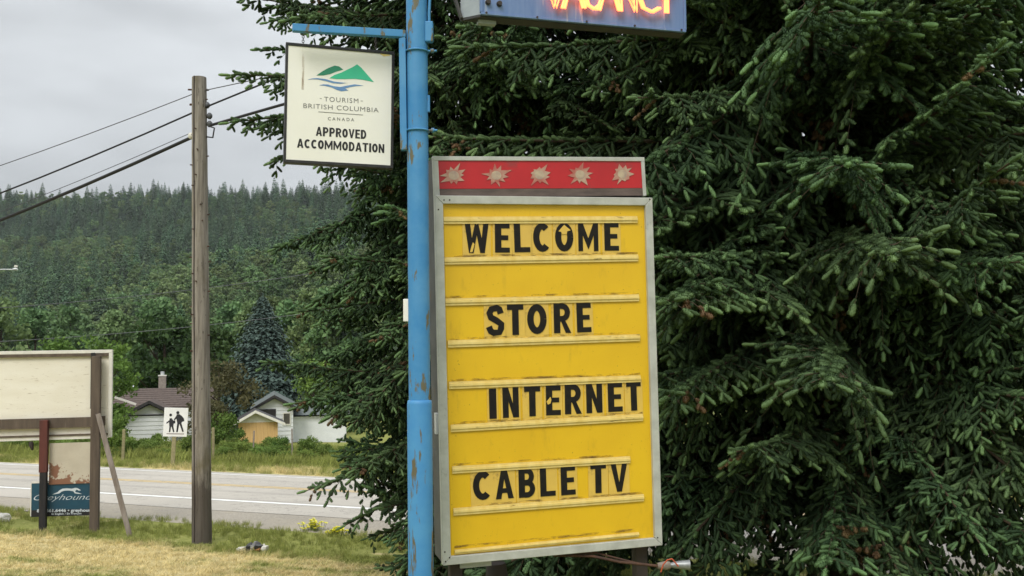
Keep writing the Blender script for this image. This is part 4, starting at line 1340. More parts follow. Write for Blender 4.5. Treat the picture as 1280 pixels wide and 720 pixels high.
for (x, y) in ((238.5, 170), (262, 145), (259, 131.5), (262, 155)):
    p = PY(x, y, Yp) - up.location
    MB().tube([p + Vector((0, 0, -0.05)), p + Vector((0, 0, -0.02)), p + Vector((0, 0, 0.02)), p + Vector((0, 0, 0.05))], [0.02, 0.045, 0.045, 0.02], 8).build('insulator', 'wiregrey' if x > 240 else 'trimwhite', up)
m_ = MB().tube([PY(262, 158, Yp - 0.05) - up.location, PY(268, 160, Yp - 0.1) - up.location, PY(266, 172, Yp - 0.1) - up.location, PY(258, 171, Yp) - up.location], 0.012, 6)
m_.build('cable_loop', 'wire', up)
def wire(name, x, y, left_px, right_px, rad, mat, label, Yw_=15.0, span=46):
    """A cable strung along the highway through a point on the pole; the two photo pixels set its sag to each side."""
    p = PY(x, y, Yw_)
    def side(px, sgn):
        # where the vertical plane along the road through p meets the pixel's ray
        d = ray(*px)
        n = Vector((ACR.x, ACR.y, 0))
        t = (p - EYE).dot(n) / d.dot(n)
        q = EYE + d * t
        s = (q - p).dot(DIR)
        return s, q.z - p.z
    pts_ = []
    for px, sgn in ((right_px, -1), (left_px, 1)):
        if px is None: continue
        s, dz = side(px, sgn)
        S = sgn * span
        # parabola z = a s + b s^2 level at both poles (a S + b S^2 = 0)
        k = dz / (s - s * s / S)
        seg = [(S * i / 40, k * (S * i / 40) * (1 - i / 40)) for i in range(41)]
        pts_ += seg[::-1] if sgn < 0 else seg[(1 if pts_ else 0):]
    m_ = MB().tube([(s * DIR.x, s * DIR.y, z) for s, z in pts_], rad, 6)
    o = m_.build(name, mat)
    o.location = p
    return tag(o, label, 'cable')
wire('overhead_wire', 249, 114.5, (60, 186), (312, 101), 0.008, 'wiregrey', 'thin twisted overhead wire at the very top of the utility pole')
wire('overhead_wire', 252, 136, (60, 218), (345, 98), 0.016, 'wire', 'medium dark overhead wire crossing the utility pole below its tip')
wire('overhead_cable', 239, 172, (60, 251), None, 0.030, 'wire', 'thickest black overhead cable running left from the white clamp on the utility pole')
wire('overhead_cable', 262, 157, None, (345, 133), 0.024, 'wire', 'black overhead cable running from the utility pole towards the hanging white sign')
wire('overhead_wire', 239, 166, (130, 213), None, 0.006, 'wiregrey', 'faint thin wire just above the thickest cable on the utility pole')
def far_wire(a, b, Y, rad, label, sag):
    p, q = PY(a[0], a[1], Y), PY(b[0], b[1], Y)
    ext = (q - p) * 0.6
    P0, P1 = p - ext, q + ext
    pts_ = [P0.lerp(P1, i / 40) + Vector((0, 0, -sag * 4 * (i / 40) * (1 - i / 40) + sag * 0.85)) for i in range(41)]
    o = MB().tube([x - P0 for x in pts_], rad, 5).build('distant_wire', 'wiregrey')
    o.location = P0
    return tag(o, label, 'cable')
far_wire((0, 386), (390, 343), 62, 0.020, 'faint distant wire crossing the hillside above the blue spruce', 1.0)
far_wire((0, 428), (390, 392), 58, 0.020, 'faint distant wire crossing in front of the blue spruce top', 0.9)
lp = PY(-14, 470, 48)
lz = ground_z(lp.x, lp.y)
sl = empty('street_lamp', (lp.x, lp.y, lz), label='distant street lamp arm with pale head above the plywood billboard', cat='street lamp')
tp = PY(-14, 338, 48) - sl.location
MB().tube([(0, 0, -0.3), tp * 0.5, tp + Vector((0, 0, 0.1))], [0.09, 0.075, 0.05], 10).build('pole', 'galv', sl)
arm = PY(22, 337, 48) - sl.location
MB().tube([tp, (tp + arm) / 2 + Vector((0, 0, 0.03)), arm], [0.035, 0.03, 0.03], 8).build('arm', 'galv', sl)
MB().tube([arm + Vector((-0.25, 0, 0.02)), arm + Vector((-0.1, 0, 0.03)), arm + Vector((0.02, 0, 0.0))], [0.04, 0.08, 0.03], 8).build('lamp_head', 'galv', sl)
MB().box(arm + Vector((-0.15, -0.05, 0.12)), arm + Vector((-0.02, 0.05, 0.22))).build('photo_sensor', 'trimwhite', sl)

# ------------------------------------------------------------------ blue sign pole with bracket
Yb = 5.12
b_hi, b_lo = PY(520.8, 0, Yb), PY(524.5, 500, Yb)
axis_ = (b_hi - b_lo).normalized()
gzp = ground_z(b_lo.x, b_lo.y)
foot = b_lo + axis_ * ((gzp - b_lo.z) / axis_.z)
bp = empty('sign_pole', foot, label='chipped blue steel pole carrying the hanging sign bracket, left of the letter board', cat='pole')
rel = lambda p: p - foot
hi_end = b_hi + axis_ * 1.35
MB().tube([rel(b_lo - axis_ * 0.3)] + [rel(b_lo.lerp(hi_end, i / 16)) for i in range(17)], 0.0575, 28).build('pipe', 'blue', bp)
MB().tube([rel(hi_end), rel(hi_end + axis_ * 0.02)], [0.062, 0.05], 28).build('cap', 'blue', bp)
lo1 = b_lo
MB().tube([rel(foot - axis_ * 0.3), rel(foot.lerp(lo1, 0.5)), rel(lo1 - axis_ * 0.02), rel(lo1 - axis_ * 0.003), rel(lo1)], [0.0665, 0.0665, 0.0665, 0.064, 0.059], 28).build('sleeve', 'blue_low', bp)
# bracket
side_x = Vector((math.cos(R(15.8)), math.sin(R(15.8)), 0))
Ya = Yb - 0.02
aL = PY(365.5, 35, Yb - 0.19); aR = PY(506.5, 43, Yb - 0.02)
MB().bar(rel(aL), rel(aR), 0.036, 0.04, Vector((0, 1, 0))).build('bracket_arm', 'blue', bp, bevel=0.003)
v0, v1 = PY(503.2, 48, Yb - 0.02), PY(505.0, 188, Yb - 0.02)
MB().bar(rel(v0), rel(v1), 0.036, 0.04, Vector((1, 0, 0))).build('bracket_upright', 'blue', bp, bevel=0.003)
for yy in (67, 167.5):
    c = b_hi + (b_lo - b_hi) * ((yy) / 500.0)
    ring = [rel(c) + Vector((math.cos(R(a)) * 0.064, math.sin(R(a)) * 0.064, 0)) for a in range(-180, 181, 15)]
    MB().tube(ring, 0.0055, 6, cap=False).build('clamp', 'blue', bp)
    e = rel(c) + Vector((0.058, -0.02, 0))
    MB().tube([e, e + Vector((0.05, 0, 0))], 0.006, 8).build('clamp_bolt', 'blue', bp)
    MB().tube([e + Vector((0.018, 0, 0)), e + Vector((0.034, 0, 0))], 0.013, 6).build('nut', 'blue', bp)
bxp = PY(536.5, 40, Yb - 0.02)
e = rel(bxp)
MB().box(e + Vector((-0.022, -0.02, -0.058)), e + Vector((0.022, 0.02, 0.055))).build('junction_box', 'blue', bp, bevel=0.006)
MB().tube([e + Vector((0.0, 0, 0.055)), e + Vector((0.0, 0, 0.11)), e + Vector((0.004, 0, 0.18)), e + Vector((0.03, 0, 0.28)), e + Vector((0.03, 0, 0.4))], 0.008, 8).build('conduit', 'blue', bp)
e = rel(PY(535.5, 130, Yb))
MB().box(e + Vector((-0.012, -0.015, -0.045)), e + Vector((0.008, 0.015, 0.045))).build('cover_plate', 'blue', bp)
e = rel(PY(508, 388, Yb + 0.02))
MB().box(e + Vector((-0.014, -0.03, -0.06)), e + Vector((0.016, 0.03, 0.06))).build('reflector_tag', 'signwhite', bp, bevel=0.003)

# ------------------------------------------------------------------ condensed block lettering: strokes in a unit box
def arc(cx_, cz_, rx, rz, a0, a1, n=8):
    return [(cx_ + rx * math.cos(R(a0 + (a1 - a0) * i / n)), cz_ + rz * math.sin(R(a0 + (a1 - a0) * i / n))) for i in range(n + 1)]
SWD = 0.30   # stroke in box-width units for straight letters
def ribbon(path, w, asp):
    """Outline pieces of a stroke: path in unit box, w = stroke width in height units, asp = box width / height."""
    P = [Vector((x * asp, z)) for x, z in path]
    Ls, Rs = [], []
    for i, p in enumerate(P):
        if i == 0: t = P[1] - p
        elif i == len(P) - 1: t = p - P[i - 1]
        else: t = (P[i + 1] - p).normalized() + (p - P[i - 1]).normalized()
        t.normalize()
        n = Vector((-t.y, t.x))
        Ls.append(p + n * w / 2); Rs.append(p - n * w / 2)
    return [[(a.x / asp, a.y) for a in (Rs[i], Rs[i + 1], Ls[i + 1], Ls[i])] for i in range(len(P) - 1)]
def rect(x0, z0, x1, z1): return [[(x0, z0), (x1, z0), (x1, z1), (x0, z1)]]
def glyph(c, asp, broken=False):
    w = 0.22
    wx = w / asp
    if c == 'E': return rect(0, 0, wx, 1) + rect(wx, 0, 1, 0.17) + rect(wx, 0.83, 1, 1) + rect(wx, 0.43, 0.9, 0.59)
    if c == 'L': return rect(0, 0, wx, 1) + rect(wx, 0, 1, 0.17)
    if c == 'I': return rect(0, 0, 1, 1)
    if c == 'T': return rect(0, 0.83, 1, 1) + rect(0.5 - wx / 2, 0, 0.5 + wx / 2, 0.83)
    if c == 'N': return rect(0, 0, wx * 0.9, 1) + rect(1 - wx * 0.9, 0, 1, 1) + [[(wx * 0.9, 1), (wx * 0.9, 0.55), (1 - wx * 0.9, 0), (1 - wx * 0.9, 0.45)]]
    if c == 'M': return rect(0, 0, wx * 0.75, 1) + rect(1 - wx * 0.75, 0, 1, 1) + [[(wx * 0.75, 1), (wx * 0.75, 0.56), (0.5, 0.06), (0.5, 0.44)], [(0.5, 0.44), (0.5, 0.06), (1 - wx * 0.75, 0.56), (1 - wx * 0.75, 1)]]
    if c == 'W': return [[(0, 1), (0.17, 0), (0.36, 0), (0.22, 1)], [(0.36, 0), (0.28, 0.45), (0.43, 1), (0.5, 0.95), (0.5, 0.62)], [(0.5, 0.62), (0.5, 0.95), (0.57, 1), (0.72, 0.45), (0.64, 0)], [(0.64, 0), (0.78, 1), (1, 1), (0.83, 0)]]
    if c == 'V': return [[(0, 1), (0.36, 0), (0.5, 0), (0.5, 0.30), (0.30, 1)], [(0.5, 0.30), (0.5, 0), (0.64, 0), (1, 1), (0.70, 1)]]
    if c == 'A': return [[(0, 0), (0.34, 1), (0.5, 1), (0.5, 0.70), (0.30, 0)], [(0.5, 0.70), (0.5, 1), (0.66, 1), (1, 0), (0.70, 0)], [(0.36, 0.20), (0.64, 0.20), (0.60, 0.36), (0.40, 0.36)]]
    h = wx / 2
    if c == 'O' and broken: return ribbon(arc(0.5, 0.5, 0.5 - h, 0.5 - w / 2, 124, 412, 22), w * 1.05, asp) + ribbon(arc(0.5, 0.5, 0.5 - h, 0.5 - w / 2, 70, 108, 5), w * 0.55, asp)
    if c == 'O': return ribbon(arc(0.5, 0.5, 0.5 - h, 0.5 - w / 2, 0, 360, 24), w, asp)
    if c == 'C': return ribbon(arc(0.54, 0.5, 0.54 - h, 0.5 - w / 2, 48, 312, 18), w, asp)
    if c == 'S': return ribbon([(1 - h, 0.72), (0.93 - h, 0.86), (0.6, 0.905), (0.3, 0.87), (h, 0.74), (0.26, 0.60), (0.55, 0.50), (0.84, 0.37), (1 - h, 0.24), (0.72, 0.11), (0.4, 0.095), (h + 0.05, 0.15), (h - 0.05, 0.30)], w * 0.95, asp)
    if c == 'R': return rect(0, 0, wx, 1) + ribbon([(wx, 0.915), (0.5, 0.915)] + arc(0.5, 0.70, 0.5 - h, 0.215, 90, -90, 10) + [(wx, 0.485)], w * 0.85, asp) + [[(0.40, 0.44), (0.66, 0.44), (1.02, 0), (0.70, 0)]]
    if c == 'P': return rect(0, 0, wx, 1) + ribbon([(wx, 0.915), (0.5, 0.915)] + arc(0.5, 0.68, 0.5 - h, 0.235, 90, -90, 10) + [(wx, 0.445)], w * 0.85, asp)
    if c == 'D': return rect(0, 0, wx, 1) + ribbon([(wx, 0.91), (0.42, 0.91)] + arc(0.42, 0.5, 0.58 - h, 0.41, 90, -90, 12) + [(wx, 0.09)], w * 0.9, asp)
    if c == 'B': return rect(0, 0, wx, 1) + ribbon([(wx, 0.915), (0.5, 0.915)] + arc(0.5, 0.715, 0.45 - h, 0.2, 90, -90, 10) + [(wx, 0.515)], w * 0.82, asp) + ribbon([(wx, 0.50), (0.52, 0.50)] + arc(0.52, 0.292, 0.48 - h, 0.208, 90, -90, 10) + [(wx, 0.084)], w * 0.84, asp)
WIDE = {'M': 1.35, 'I': 0.36, 'E': 0.85, 'L': 0.85, 'A': 1.08, 'V': 1.05}
def block_text_on(fr, body, left, right, hpx, mat, parent, y, gap=0.15):
    a_, b_ = Vector(fr.loc(*left)), Vector(fr.loc(*right))
    c_ = Vector(fr.loc(left[0], left[1] - hpx))
    ax = b_ - a_
    ht = (c_ - a_).length
    un = Vector((-ax.y, ax.x)).normalized()
    tot = sum(WIDE.get(ch, 1.0) for ch in body) + gap * (len(body) - 1)
    m_ = MB()
    pos = 0.0
    for ch in body:
        wd = WIDE.get(ch, 1.0) / tot
        asp = wd * ax.length / ht
        for j, poly in enumerate(glyph(ch, asp)):
            pts_ = []
            for x, z in poly:
                q = a_ + ax * (pos + wd * x) + un * (ht * z)
                pts_.append((q.x, q.y))
            m_.prism(pts_, y - 0.0008 - 0.00002 * (j % 7), y)
        pos += wd + gap / tot
    return m_.build('lettering', mat, parent)

# ------------------------------------------------------------------ hanging tourism sign
ft = Frame(Vector((-0.9175, 5.1, 2.9566)), R(15.84), R(0.02), R(0.8))
W2, H2 = 0.5842 / 2, 0.6512 / 2
hs_ = empty('hanging_sign', mat=ft.m, label='square cream approved accommodation sign in black frame hanging from the blue bracket', cat='sign')
MB().box((-W2 + 0.008, 0.004, -H2 + 0.008), (W2 - 0.008, 0.05, H2 - 0.008)).build('panel', 'signwhite', hs_)
fw = 0.017
MB().box((-W2, 0, H2 - fw), (W2, 0.055, H2)).build('frame_rail', 'black', hs_, bevel=0.002)
MB().box((-W2, 0, -H2), (W2, 0.055, -H2 + fw)).build('frame_rail', 'black', hs_, bevel=0.002)
MB().box((-W2, 0.001, -H2 + fw), (-W2 + fw * 0.8, 0.054, H2 - fw)).build('frame_rail', 'black', hs_, bevel=0.002)
MB().box((W2 - fw * 0.9, 0.001, -H2 + fw), (W2, 0.054, H2 - fw)).build('frame_rail', 'black', hs_, bevel=0.002)
zt_ = lambda px, py: (350 + px / 4.235, 40 + py / 4.235)
FY = 0.0035
shape_on(ft, [zt_(*p) for p in [(193, 229), (225, 207), (255, 190), (290, 177), (312, 181), (335, 198), (300, 208), (265, 222), (230, 229)]], 'print_dkgreen', hs_, FY, 'hill_emblem', 0.001)
shape_on(ft, [zt_(*p) for p in [(262, 243), (290, 226), (325, 214), (355, 199), (385, 185), (408, 170), (428, 186), (448, 208), (472, 236), (497, 264), (440, 252), (400, 247), (350, 248), (300, 248)]], 'print_green', hs_, FY, 'mountain_emblem', 0.0012)
shape_on(ft, [zt_(*p) for p in [(145, 252), (170, 245), (200, 243), (240, 248), (290, 262), (352, 269), (320, 273), (280, 270), (240, 258), (200, 250), (170, 249)]], 'print_blue', hs_, FY, 'wave_emblem', 0.001)
shape_on(ft, [zt_(*p) for p in [(208, 281), (230, 276), (255, 277), (285, 286), (320, 290), (355, 283), (395, 276), (442, 283), (405, 285), (370, 291), (345, 298), (362, 308), (325, 313), (300, 305), (275, 293), (240, 284)]], 'print_blue', hs_, FY, 'wave_emblem', 0.001)
text_on(ft, 'TOURISM', zt_(234, 366), zt_(415, 376), 5.8, 'print_grey', hs_, FY, -0.004, 0, 1.2)
text_on(ft, '-', zt_(211, 352), zt_(222, 352.6), 0.5, 'print_grey', hs_, FY)
text_on(ft, '-', zt_(427, 365), zt_(440, 365.6), 0.5, 'print_grey', hs_, FY)
text_on(ft, 'BRITISH COLUMBIA', zt_(124, 401), zt_(522, 425), 5.8, 'print_grey', hs_, FY, -0.006, 0, 1.1)
text_on(ft, 'CANADA', zt_(254, 466), zt_(393, 472), 4.0, 'print_grey', hs_, FY, 0.004, 0, 1.6)
shape_on(ft, [zt_(203, 420), zt_(440, 437), zt_(440, 440), zt_(203, 423)], 'print_grey', hs_, FY, 'rule_line', 0.0006)
block_text_on(ft, 'APPROVED', zt_(190, 548), zt_(457, 566), 11.3, 'print_black', hs_, FY)
block_text_on(ft, 'ACCOMMODATION', zt_(90, 611), zt_(552, 640), 11.3, 'print_black', hs_, FY)
a, b = ft.loc(378, 55.5), ft.loc(379.8, 112)
MB().box((a[0], 0.003, b[1]), (b[0], 0.0036, a[1])).build('rust_streak', 'streak', hs_)
a, b = ft.loc(473, 64.5), ft.loc(489, 71)
MB().prism([(a[0], a[1]), (b[0], a[1] - 0.005), (b[0] - 0.01, b[1] + 0.005), (a[0] + 0.03, b[1]), (a[0] + 0.012, b[1] + 0.01)], 0.003, 0.0036).build('peeling_patch', 'track', hs_)
for (x, y0, y1) in ((379.5, 40, 54), (470.5, 46, 62)):
    c0, c1 = ft.loc(x, y0), ft.loc(x, y1)
    m_ = MB()
    n = 5
    for k in range(n):
        z = c0[1] + (c1[1] - c0[1]) * (k + 0.5) / n
        hh = abs(c1[1] - c0[1]) / n * 0.72
        ring = []
        for a_ in range(0, 361, 30):
            ca, sa = math.cos(R(a_)), math.sin(R(a_))
            ring.append((c0[0] + (ca * 0.006 if k % 2 else 0), 0.025 + (0 if k % 2 else ca * 0.006), z + sa * hh))
        m_.tube(ring, 0.0018, 5, cap=False)
    m_.build('hanging_chain', 'darksteel', hs_)

# ------------------------------------------------------------------ vacancy neon box
fv = frame_between(PY(601, 17, 5.02), PY(857.5, 39.5, 5.33))
vs2 = empty('neon_sign', mat=fv.m, label='blue grey box sign with lit orange neon lettering above the letter board', cat='neon sign')
VW = (PY(857.5, 39.5, 5.33) - PY(601, 17, 5.02)).length
VH, VD = 0.50, 0.26
MB().box((0.012, 0.002, 0.012), (VW - 0.012, 0.02, VH - 0.012)).build('face', 'vacface', vs2)
def plan(pts_, z0_, z1_, nm, mt_):
    n = len(pts_)
    m_ = MB().add([(x, y, z0_) for x, y in pts_] + [(x, y, z1_) for x, y in pts_],
                  [tuple(range(n))[::-1], tuple(range(n, 2 * n))] + [(i, (i + 1) % n, (i + 1) % n + n, i + n) for i in range(n)])
    return m_.build(nm, mt_, vs2)
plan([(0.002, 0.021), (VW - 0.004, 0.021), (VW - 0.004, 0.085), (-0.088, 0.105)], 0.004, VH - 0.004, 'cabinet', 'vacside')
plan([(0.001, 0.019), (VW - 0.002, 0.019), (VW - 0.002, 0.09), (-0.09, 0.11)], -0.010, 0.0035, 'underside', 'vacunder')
for (a, b, nm) in (((0, -0.004, -0.004), (VW, 0.018, 0.010), 'bottom_edge'), ((0, -0.004, VH - 0.01), (VW, 0.018, VH + 0.004), 'top_edge'),
                   ((-0.003, -0.003, 0.010), (0.012, 0.018, VH - 0.01), 'side_edge'), ((VW - 0.012, -0.003, 0.010), (VW + 0.003, 0.018, VH - 0.01), 'side_edge')):
    MB().box(a, b).build(nm, 'vacface', vs2, bevel=0.002)
for k in range(5):
    x = 0.03 + (VW - 0.06) * k / 4
    MB().tube([(x, -0.009, 0.006), (x, -0.003, 0.006)], 0.006, 8).build('screw', 'darksteel', vs2)
MB().box((0.0, 0.06, -0.03), (0.10, 0.1, -0.0105)).build('bracket_foot', 'vacside', vs2)
MB().bar((-0.085, 0.10, 0.0), (-0.13, 0.12, 0.16), 0.03, 0.012, Vector((0, 1, 0))).build('strut', 'vacunder', vs2)
MB().bar((-0.06, 0.09, 0.30), (rel(b_hi) + foot - fv.m.translation).dot(fv.m.to_3x3().col[0]) * Vector((1, 0, 0)) + Vector((0, 0.13, 0.30)), 0.05, 0.05, Vector((0, 0, 1))).build('mounting_arm', 'blue', vs2)
GL = {'V': [[(0, 1), (0.5, 0), (1, 1)]], 'A': [[(0, 0), (0.5, 1), (1, 0)], [(0.22, 0.36), (0.78, 0.36)]],
      'C': [[(0.95, 0.85), (0.6, 1), (0.2, 0.88), (0, 0.5), (0.2, 0.12), (0.6, 0), (0.95, 0.12)]], 'N': [[(0, 0), (0, 1), (1, 0), (1, 1)]],
      'Y': [[(0, 1), (0.5, 0.5), (1, 1)], [(0.5, 0.5), (0.5, 0)]]}
xs_ = [(678, 706), (702, 728), (728, 749), (746, 772), (773, 792), (796, 823), (813, 848)]
for k, chh in enumerate('VACANCY'):
    xa_, xb_ = xs_[k]
    yb_ = 11.5 + 7 * k / 6
    o0 = fv.loc(xa_, yb_); o1 = fv.loc(xb_, yb_)
    h_ = 0.20
    nt_ = MB()
    for path in GL[chh]:
        for dx in ((-0.008, 0.008) if chh != 'C' else (-0.006, 0.008)):
            nt_.tube([(o0[0] + (o1[0] - o0[0]) * p + dx, -0.030, o0[1] + (o1[1] - o0[1]) * p + h_ * q) for p, q in path], 0.0082, 8)
    nt_.build('neon_letter', 'neon', vs2)
for (x, y) in ((610, 3), (624, 5)):
    c = fv.loc(x, y)
    MB().tube([(c[0], -0.02, c[1]), (c[0], 0.0, c[1])], [0.012, 0.016], 10).build('tube_socket', 'darksteel', vs2)

# ------------------------------------------------------------------ star header
fs_ = Frame(Vector((0.1852, 5.5, 2.6351)), R(15.56), R(0.04), R(-2.35))
SW, SH = 1.2873 / 2, 0.2323 / 2
st = empty('star_header_sign', mat=fs_.m, label='narrow red box sign with five faded stars on top of the letter board', cat='sign')
MB().box((-SW + 0.004, 0.026, -SH), (SW - 0.004, 0.24, SH - 0.004)).build('cabinet', 'cabinet', st)
MB().box((-SW + 0.03, 0.008, -SH + 0.048), (SW - 0.02, 0.024, SH - 0.022)).build('red_face', 'red', st)
MB().box((-SW + 0.03, 0.006, -SH + 0.002), (SW - 0.022, 0.024, -SH + 0.046)).build('brown_strip', 'brownstrip', st)
MB().box((-SW, 0, SH - 0.024), (SW, 0.03, SH)).build('frame_rail', 'alu', st, bevel=0.002)
MB().box((-SW, 0.001, -SH), (-SW + 0.032, 0.03, SH - 0.024)).build('frame_rail', 'alu', st, bevel=0.002)
MB().box((SW - 0.022, 0.001, -SH), (SW, 0.03, SH - 0.024)).build('frame_rail', 'alu', st, bevel=0.002)
z8 = lambda px, py: (530 + px / 4.41, 180 + py / 4.41)
r5 = random.Random(4)
for k, (cx_, cy_) in enumerate(((165, 172), (400, 172), (638, 170), (862, 168), (1095, 165))):
    pts_ = []
    n = 10
    for j in range(n * 2):
        a_ = math.pi * (j + r5.uniform(-0.35, 0.35)) / n + 0.15 * k
        rr_ = (90 if k < 2 else 82) * r5.uniform(0.58, 1.05) if j % 2 == 0 else 40 * r5.uniform(0.9, 1.1)
        pts_.append(fs_.loc(*z8(cx_ + rr_ * math.cos(a_) * 1.0, cy_ + rr_ * math.sin(a_) * 0.85)))
    so = MB().prism(pts_, 0.0045, 0.0075).build('star', 'star', st)
    c = fs_.loc(*z8(cx_, cy_))
    MB().prism([(c[0] + 0.030 * math.cos(q * math.pi / 8), c[1] + 0.026 * math.sin(q * math.pi / 8)) for q in range(16)], 0.0035, 0.0044).build('star_centre', 'starpale', so)

# ------------------------------------------------------------------ letter board
fl = Frame(Vector((0.2211, 5.5, 1.4906)), R(15.33), R(1.89), R(-1.35))
BW, BH = 1.3081 / 2, 2.043 / 2
lb_ = empty('letter_board', mat=fl.m, label='tall yellow changeable letter board in grey metal frame between pole and spruce', cat='letter board')
MB().box((-BW + 0.006, 0.03, -BH + 0.006), (BW - 0.006, 0.27, BH - 0.004)).build('cabinet', 'cabinet', lb_)
fi = 0.046
def rail(pts_, nm='frame_rail'):
    MB().prism(pts_, 0.0, 0.045).build(nm, 'alu', lb_, bevel=0.003)
g = 0.0006
rail([(-BW, BH), (BW, BH), (BW - fi - g, BH - fi), (-BW + fi + g, BH - fi)])
rail([(-BW, -BH), (BW, -BH), (BW - fi - g, -BH + fi), (-BW + fi + g, -BH + fi)])
rail([(-BW, BH - g), (-BW + fi, BH - fi - g), (-BW + fi, -BH + fi + g), (-BW, -BH + g)])
rail([(BW, BH - g), (BW - fi, BH - fi - g), (BW - fi, -BH + fi + g), (BW, -BH + g)])
MB().box((-BW + fi - 0.01, 0.024, -BH + fi - 0.01), (BW - fi + 0.01, 0.029, BH - fi + 0.01)).build('yellow_face', 'yellow', lb_)
for (x, y) in ((555, 250), (562, 250), (548, 262), (812, 249), (557, 702), (562, 697), (822, 672), (556, 690)):
    c = fl.loc(x, y)
    MB().tube([(c[0], -0.002, c[1]), (c[0], 0.002, c[1])], 0.0045, 8).build('rivet', 'darksteel', lb_)
TRK = [((555, 275), (798, 274)), ((556, 326), (799, 322)), ((557, 377.5), (800, 372)), ((560.6, 430), (801, 422)), ((562, 482), (802, 473.4)),
       ((564, 536), (805, 522)), ((566, 588), (789, 575)), ((567.5, 640.6), (806, 622.6)), ((569, 691), (800, 668.5))]
tr_l = []
for k, (a, b) in enumerate(TRK):
    p, q = Vector(fl.loc(*a)), Vector(fl.loc(*b))
    if p.x < -BW + fi + 0.003: p.x = -BW + fi + 0.003
    hh = 0.020 if k < 8 else 0.012
    m_ = MB()
    m_.prism([(p.x, p.y - hh), (q.x, q.y - hh), (q.x, q.y + hh), (p.x, p.y + hh)], 0.014, 0.0204)
    to = m_.build('letter_track', 'track', lb_)
    MB().prism([(p.x, p.y - hh * 0.25), (q.x, q.y - hh * 0.25), (q.x, q.y + hh * 0.35), (p.x, p.y + hh * 0.35)], 0.008, 0.0138).build('track_lip', 'track', to)
    tr_l.append((p, q))
MB().box((-BW - 0.012, 0.05, fl.loc(548, 531)[1] - 0.058), (-BW + 0.004, 0.10, fl.loc(548, 531)[1] + 0.058)).build('hinge_plate', 'steel_white', lb_)
for x, yy in ((0.56, 0.13), (-0.56, 0.13)):
    gz_ = ground_z(fl.m.translation.x + x, 5.6) - fl.m.translation.z
    MB().box((x - 0.035, yy - 0.035, gz_ - 0.3), (x + 0.035, yy + 0.035, -BH + 0.004)).build('support_leg', 'darksteel', lb_)
MB().box((-0.54, 0.08, -BH - 0.045), (-0.36, 0.2, -BH + 0.003)).build('ballast_box', 'steel_white', lb_)

def grime_mat():
    m, nt, b = base_mat('grime_smear', 0.8, 0.1)
    b.inputs['Base Color'].default_value = (0.13, 0.085, 0.05, 1)
    t = tex(nt, 9, 6, 0.7, (1, 1, 4))
    nt.links.new(ramp(nt, t, [(0.46, 0.0), (0.72, 0.55)]), b.inputs['Alpha'])
    return m
M['grime'] = grime_mat()
for k in range(1, 9):
    p, q = tr_l[k]
    MB().prism([(p.x, p.y + 0.0205), (q.x, q.y + 0.0205), (q.x, q.y + 0.034), (p.x, p.y + 0.034)], 0.0196, 0.0202).build('grime_smear', 'grime', lb_)
# custom condensed block letters: strokes in a unit box
ORD = ['first', 'second', 'third', 'fourth', 'fifth', 'sixth', 'seventh', 'eighth']
ROWS = [('WELCOME', [(582.2, 612), (620, 638.4), (644.5, 664.2), (668.3, 689.4), (695.5, 718.2), (724.6, 749.5), (757.4, 775.3)], (279, 316.2), (277.5, 312.8), 0),
        ('STORE', [(609.5, 631.8), (635.6, 656), (660.6, 684.9), (694, 715), (723, 740.8)], (381.7, 420.4), (378.6, 415.2), 2),
        ('INTERNET', [(613, 622), (630, 650), (657, 677), (684, 702.3), (707.7, 728.3), (734.8, 754.7), (762, 780), (785.4, 803.5)], (486.4, 524.3), (477, 513.5), 4),
        ('CABLETV', [(592.8, 615.6), (621, 643.4), (650, 671), (677, 696), (703, 721), (740, 759.4), (765.5, 786.5)], (591, 627.3), (578.5, 615.3), 6)]
r6 = random.Random(2)
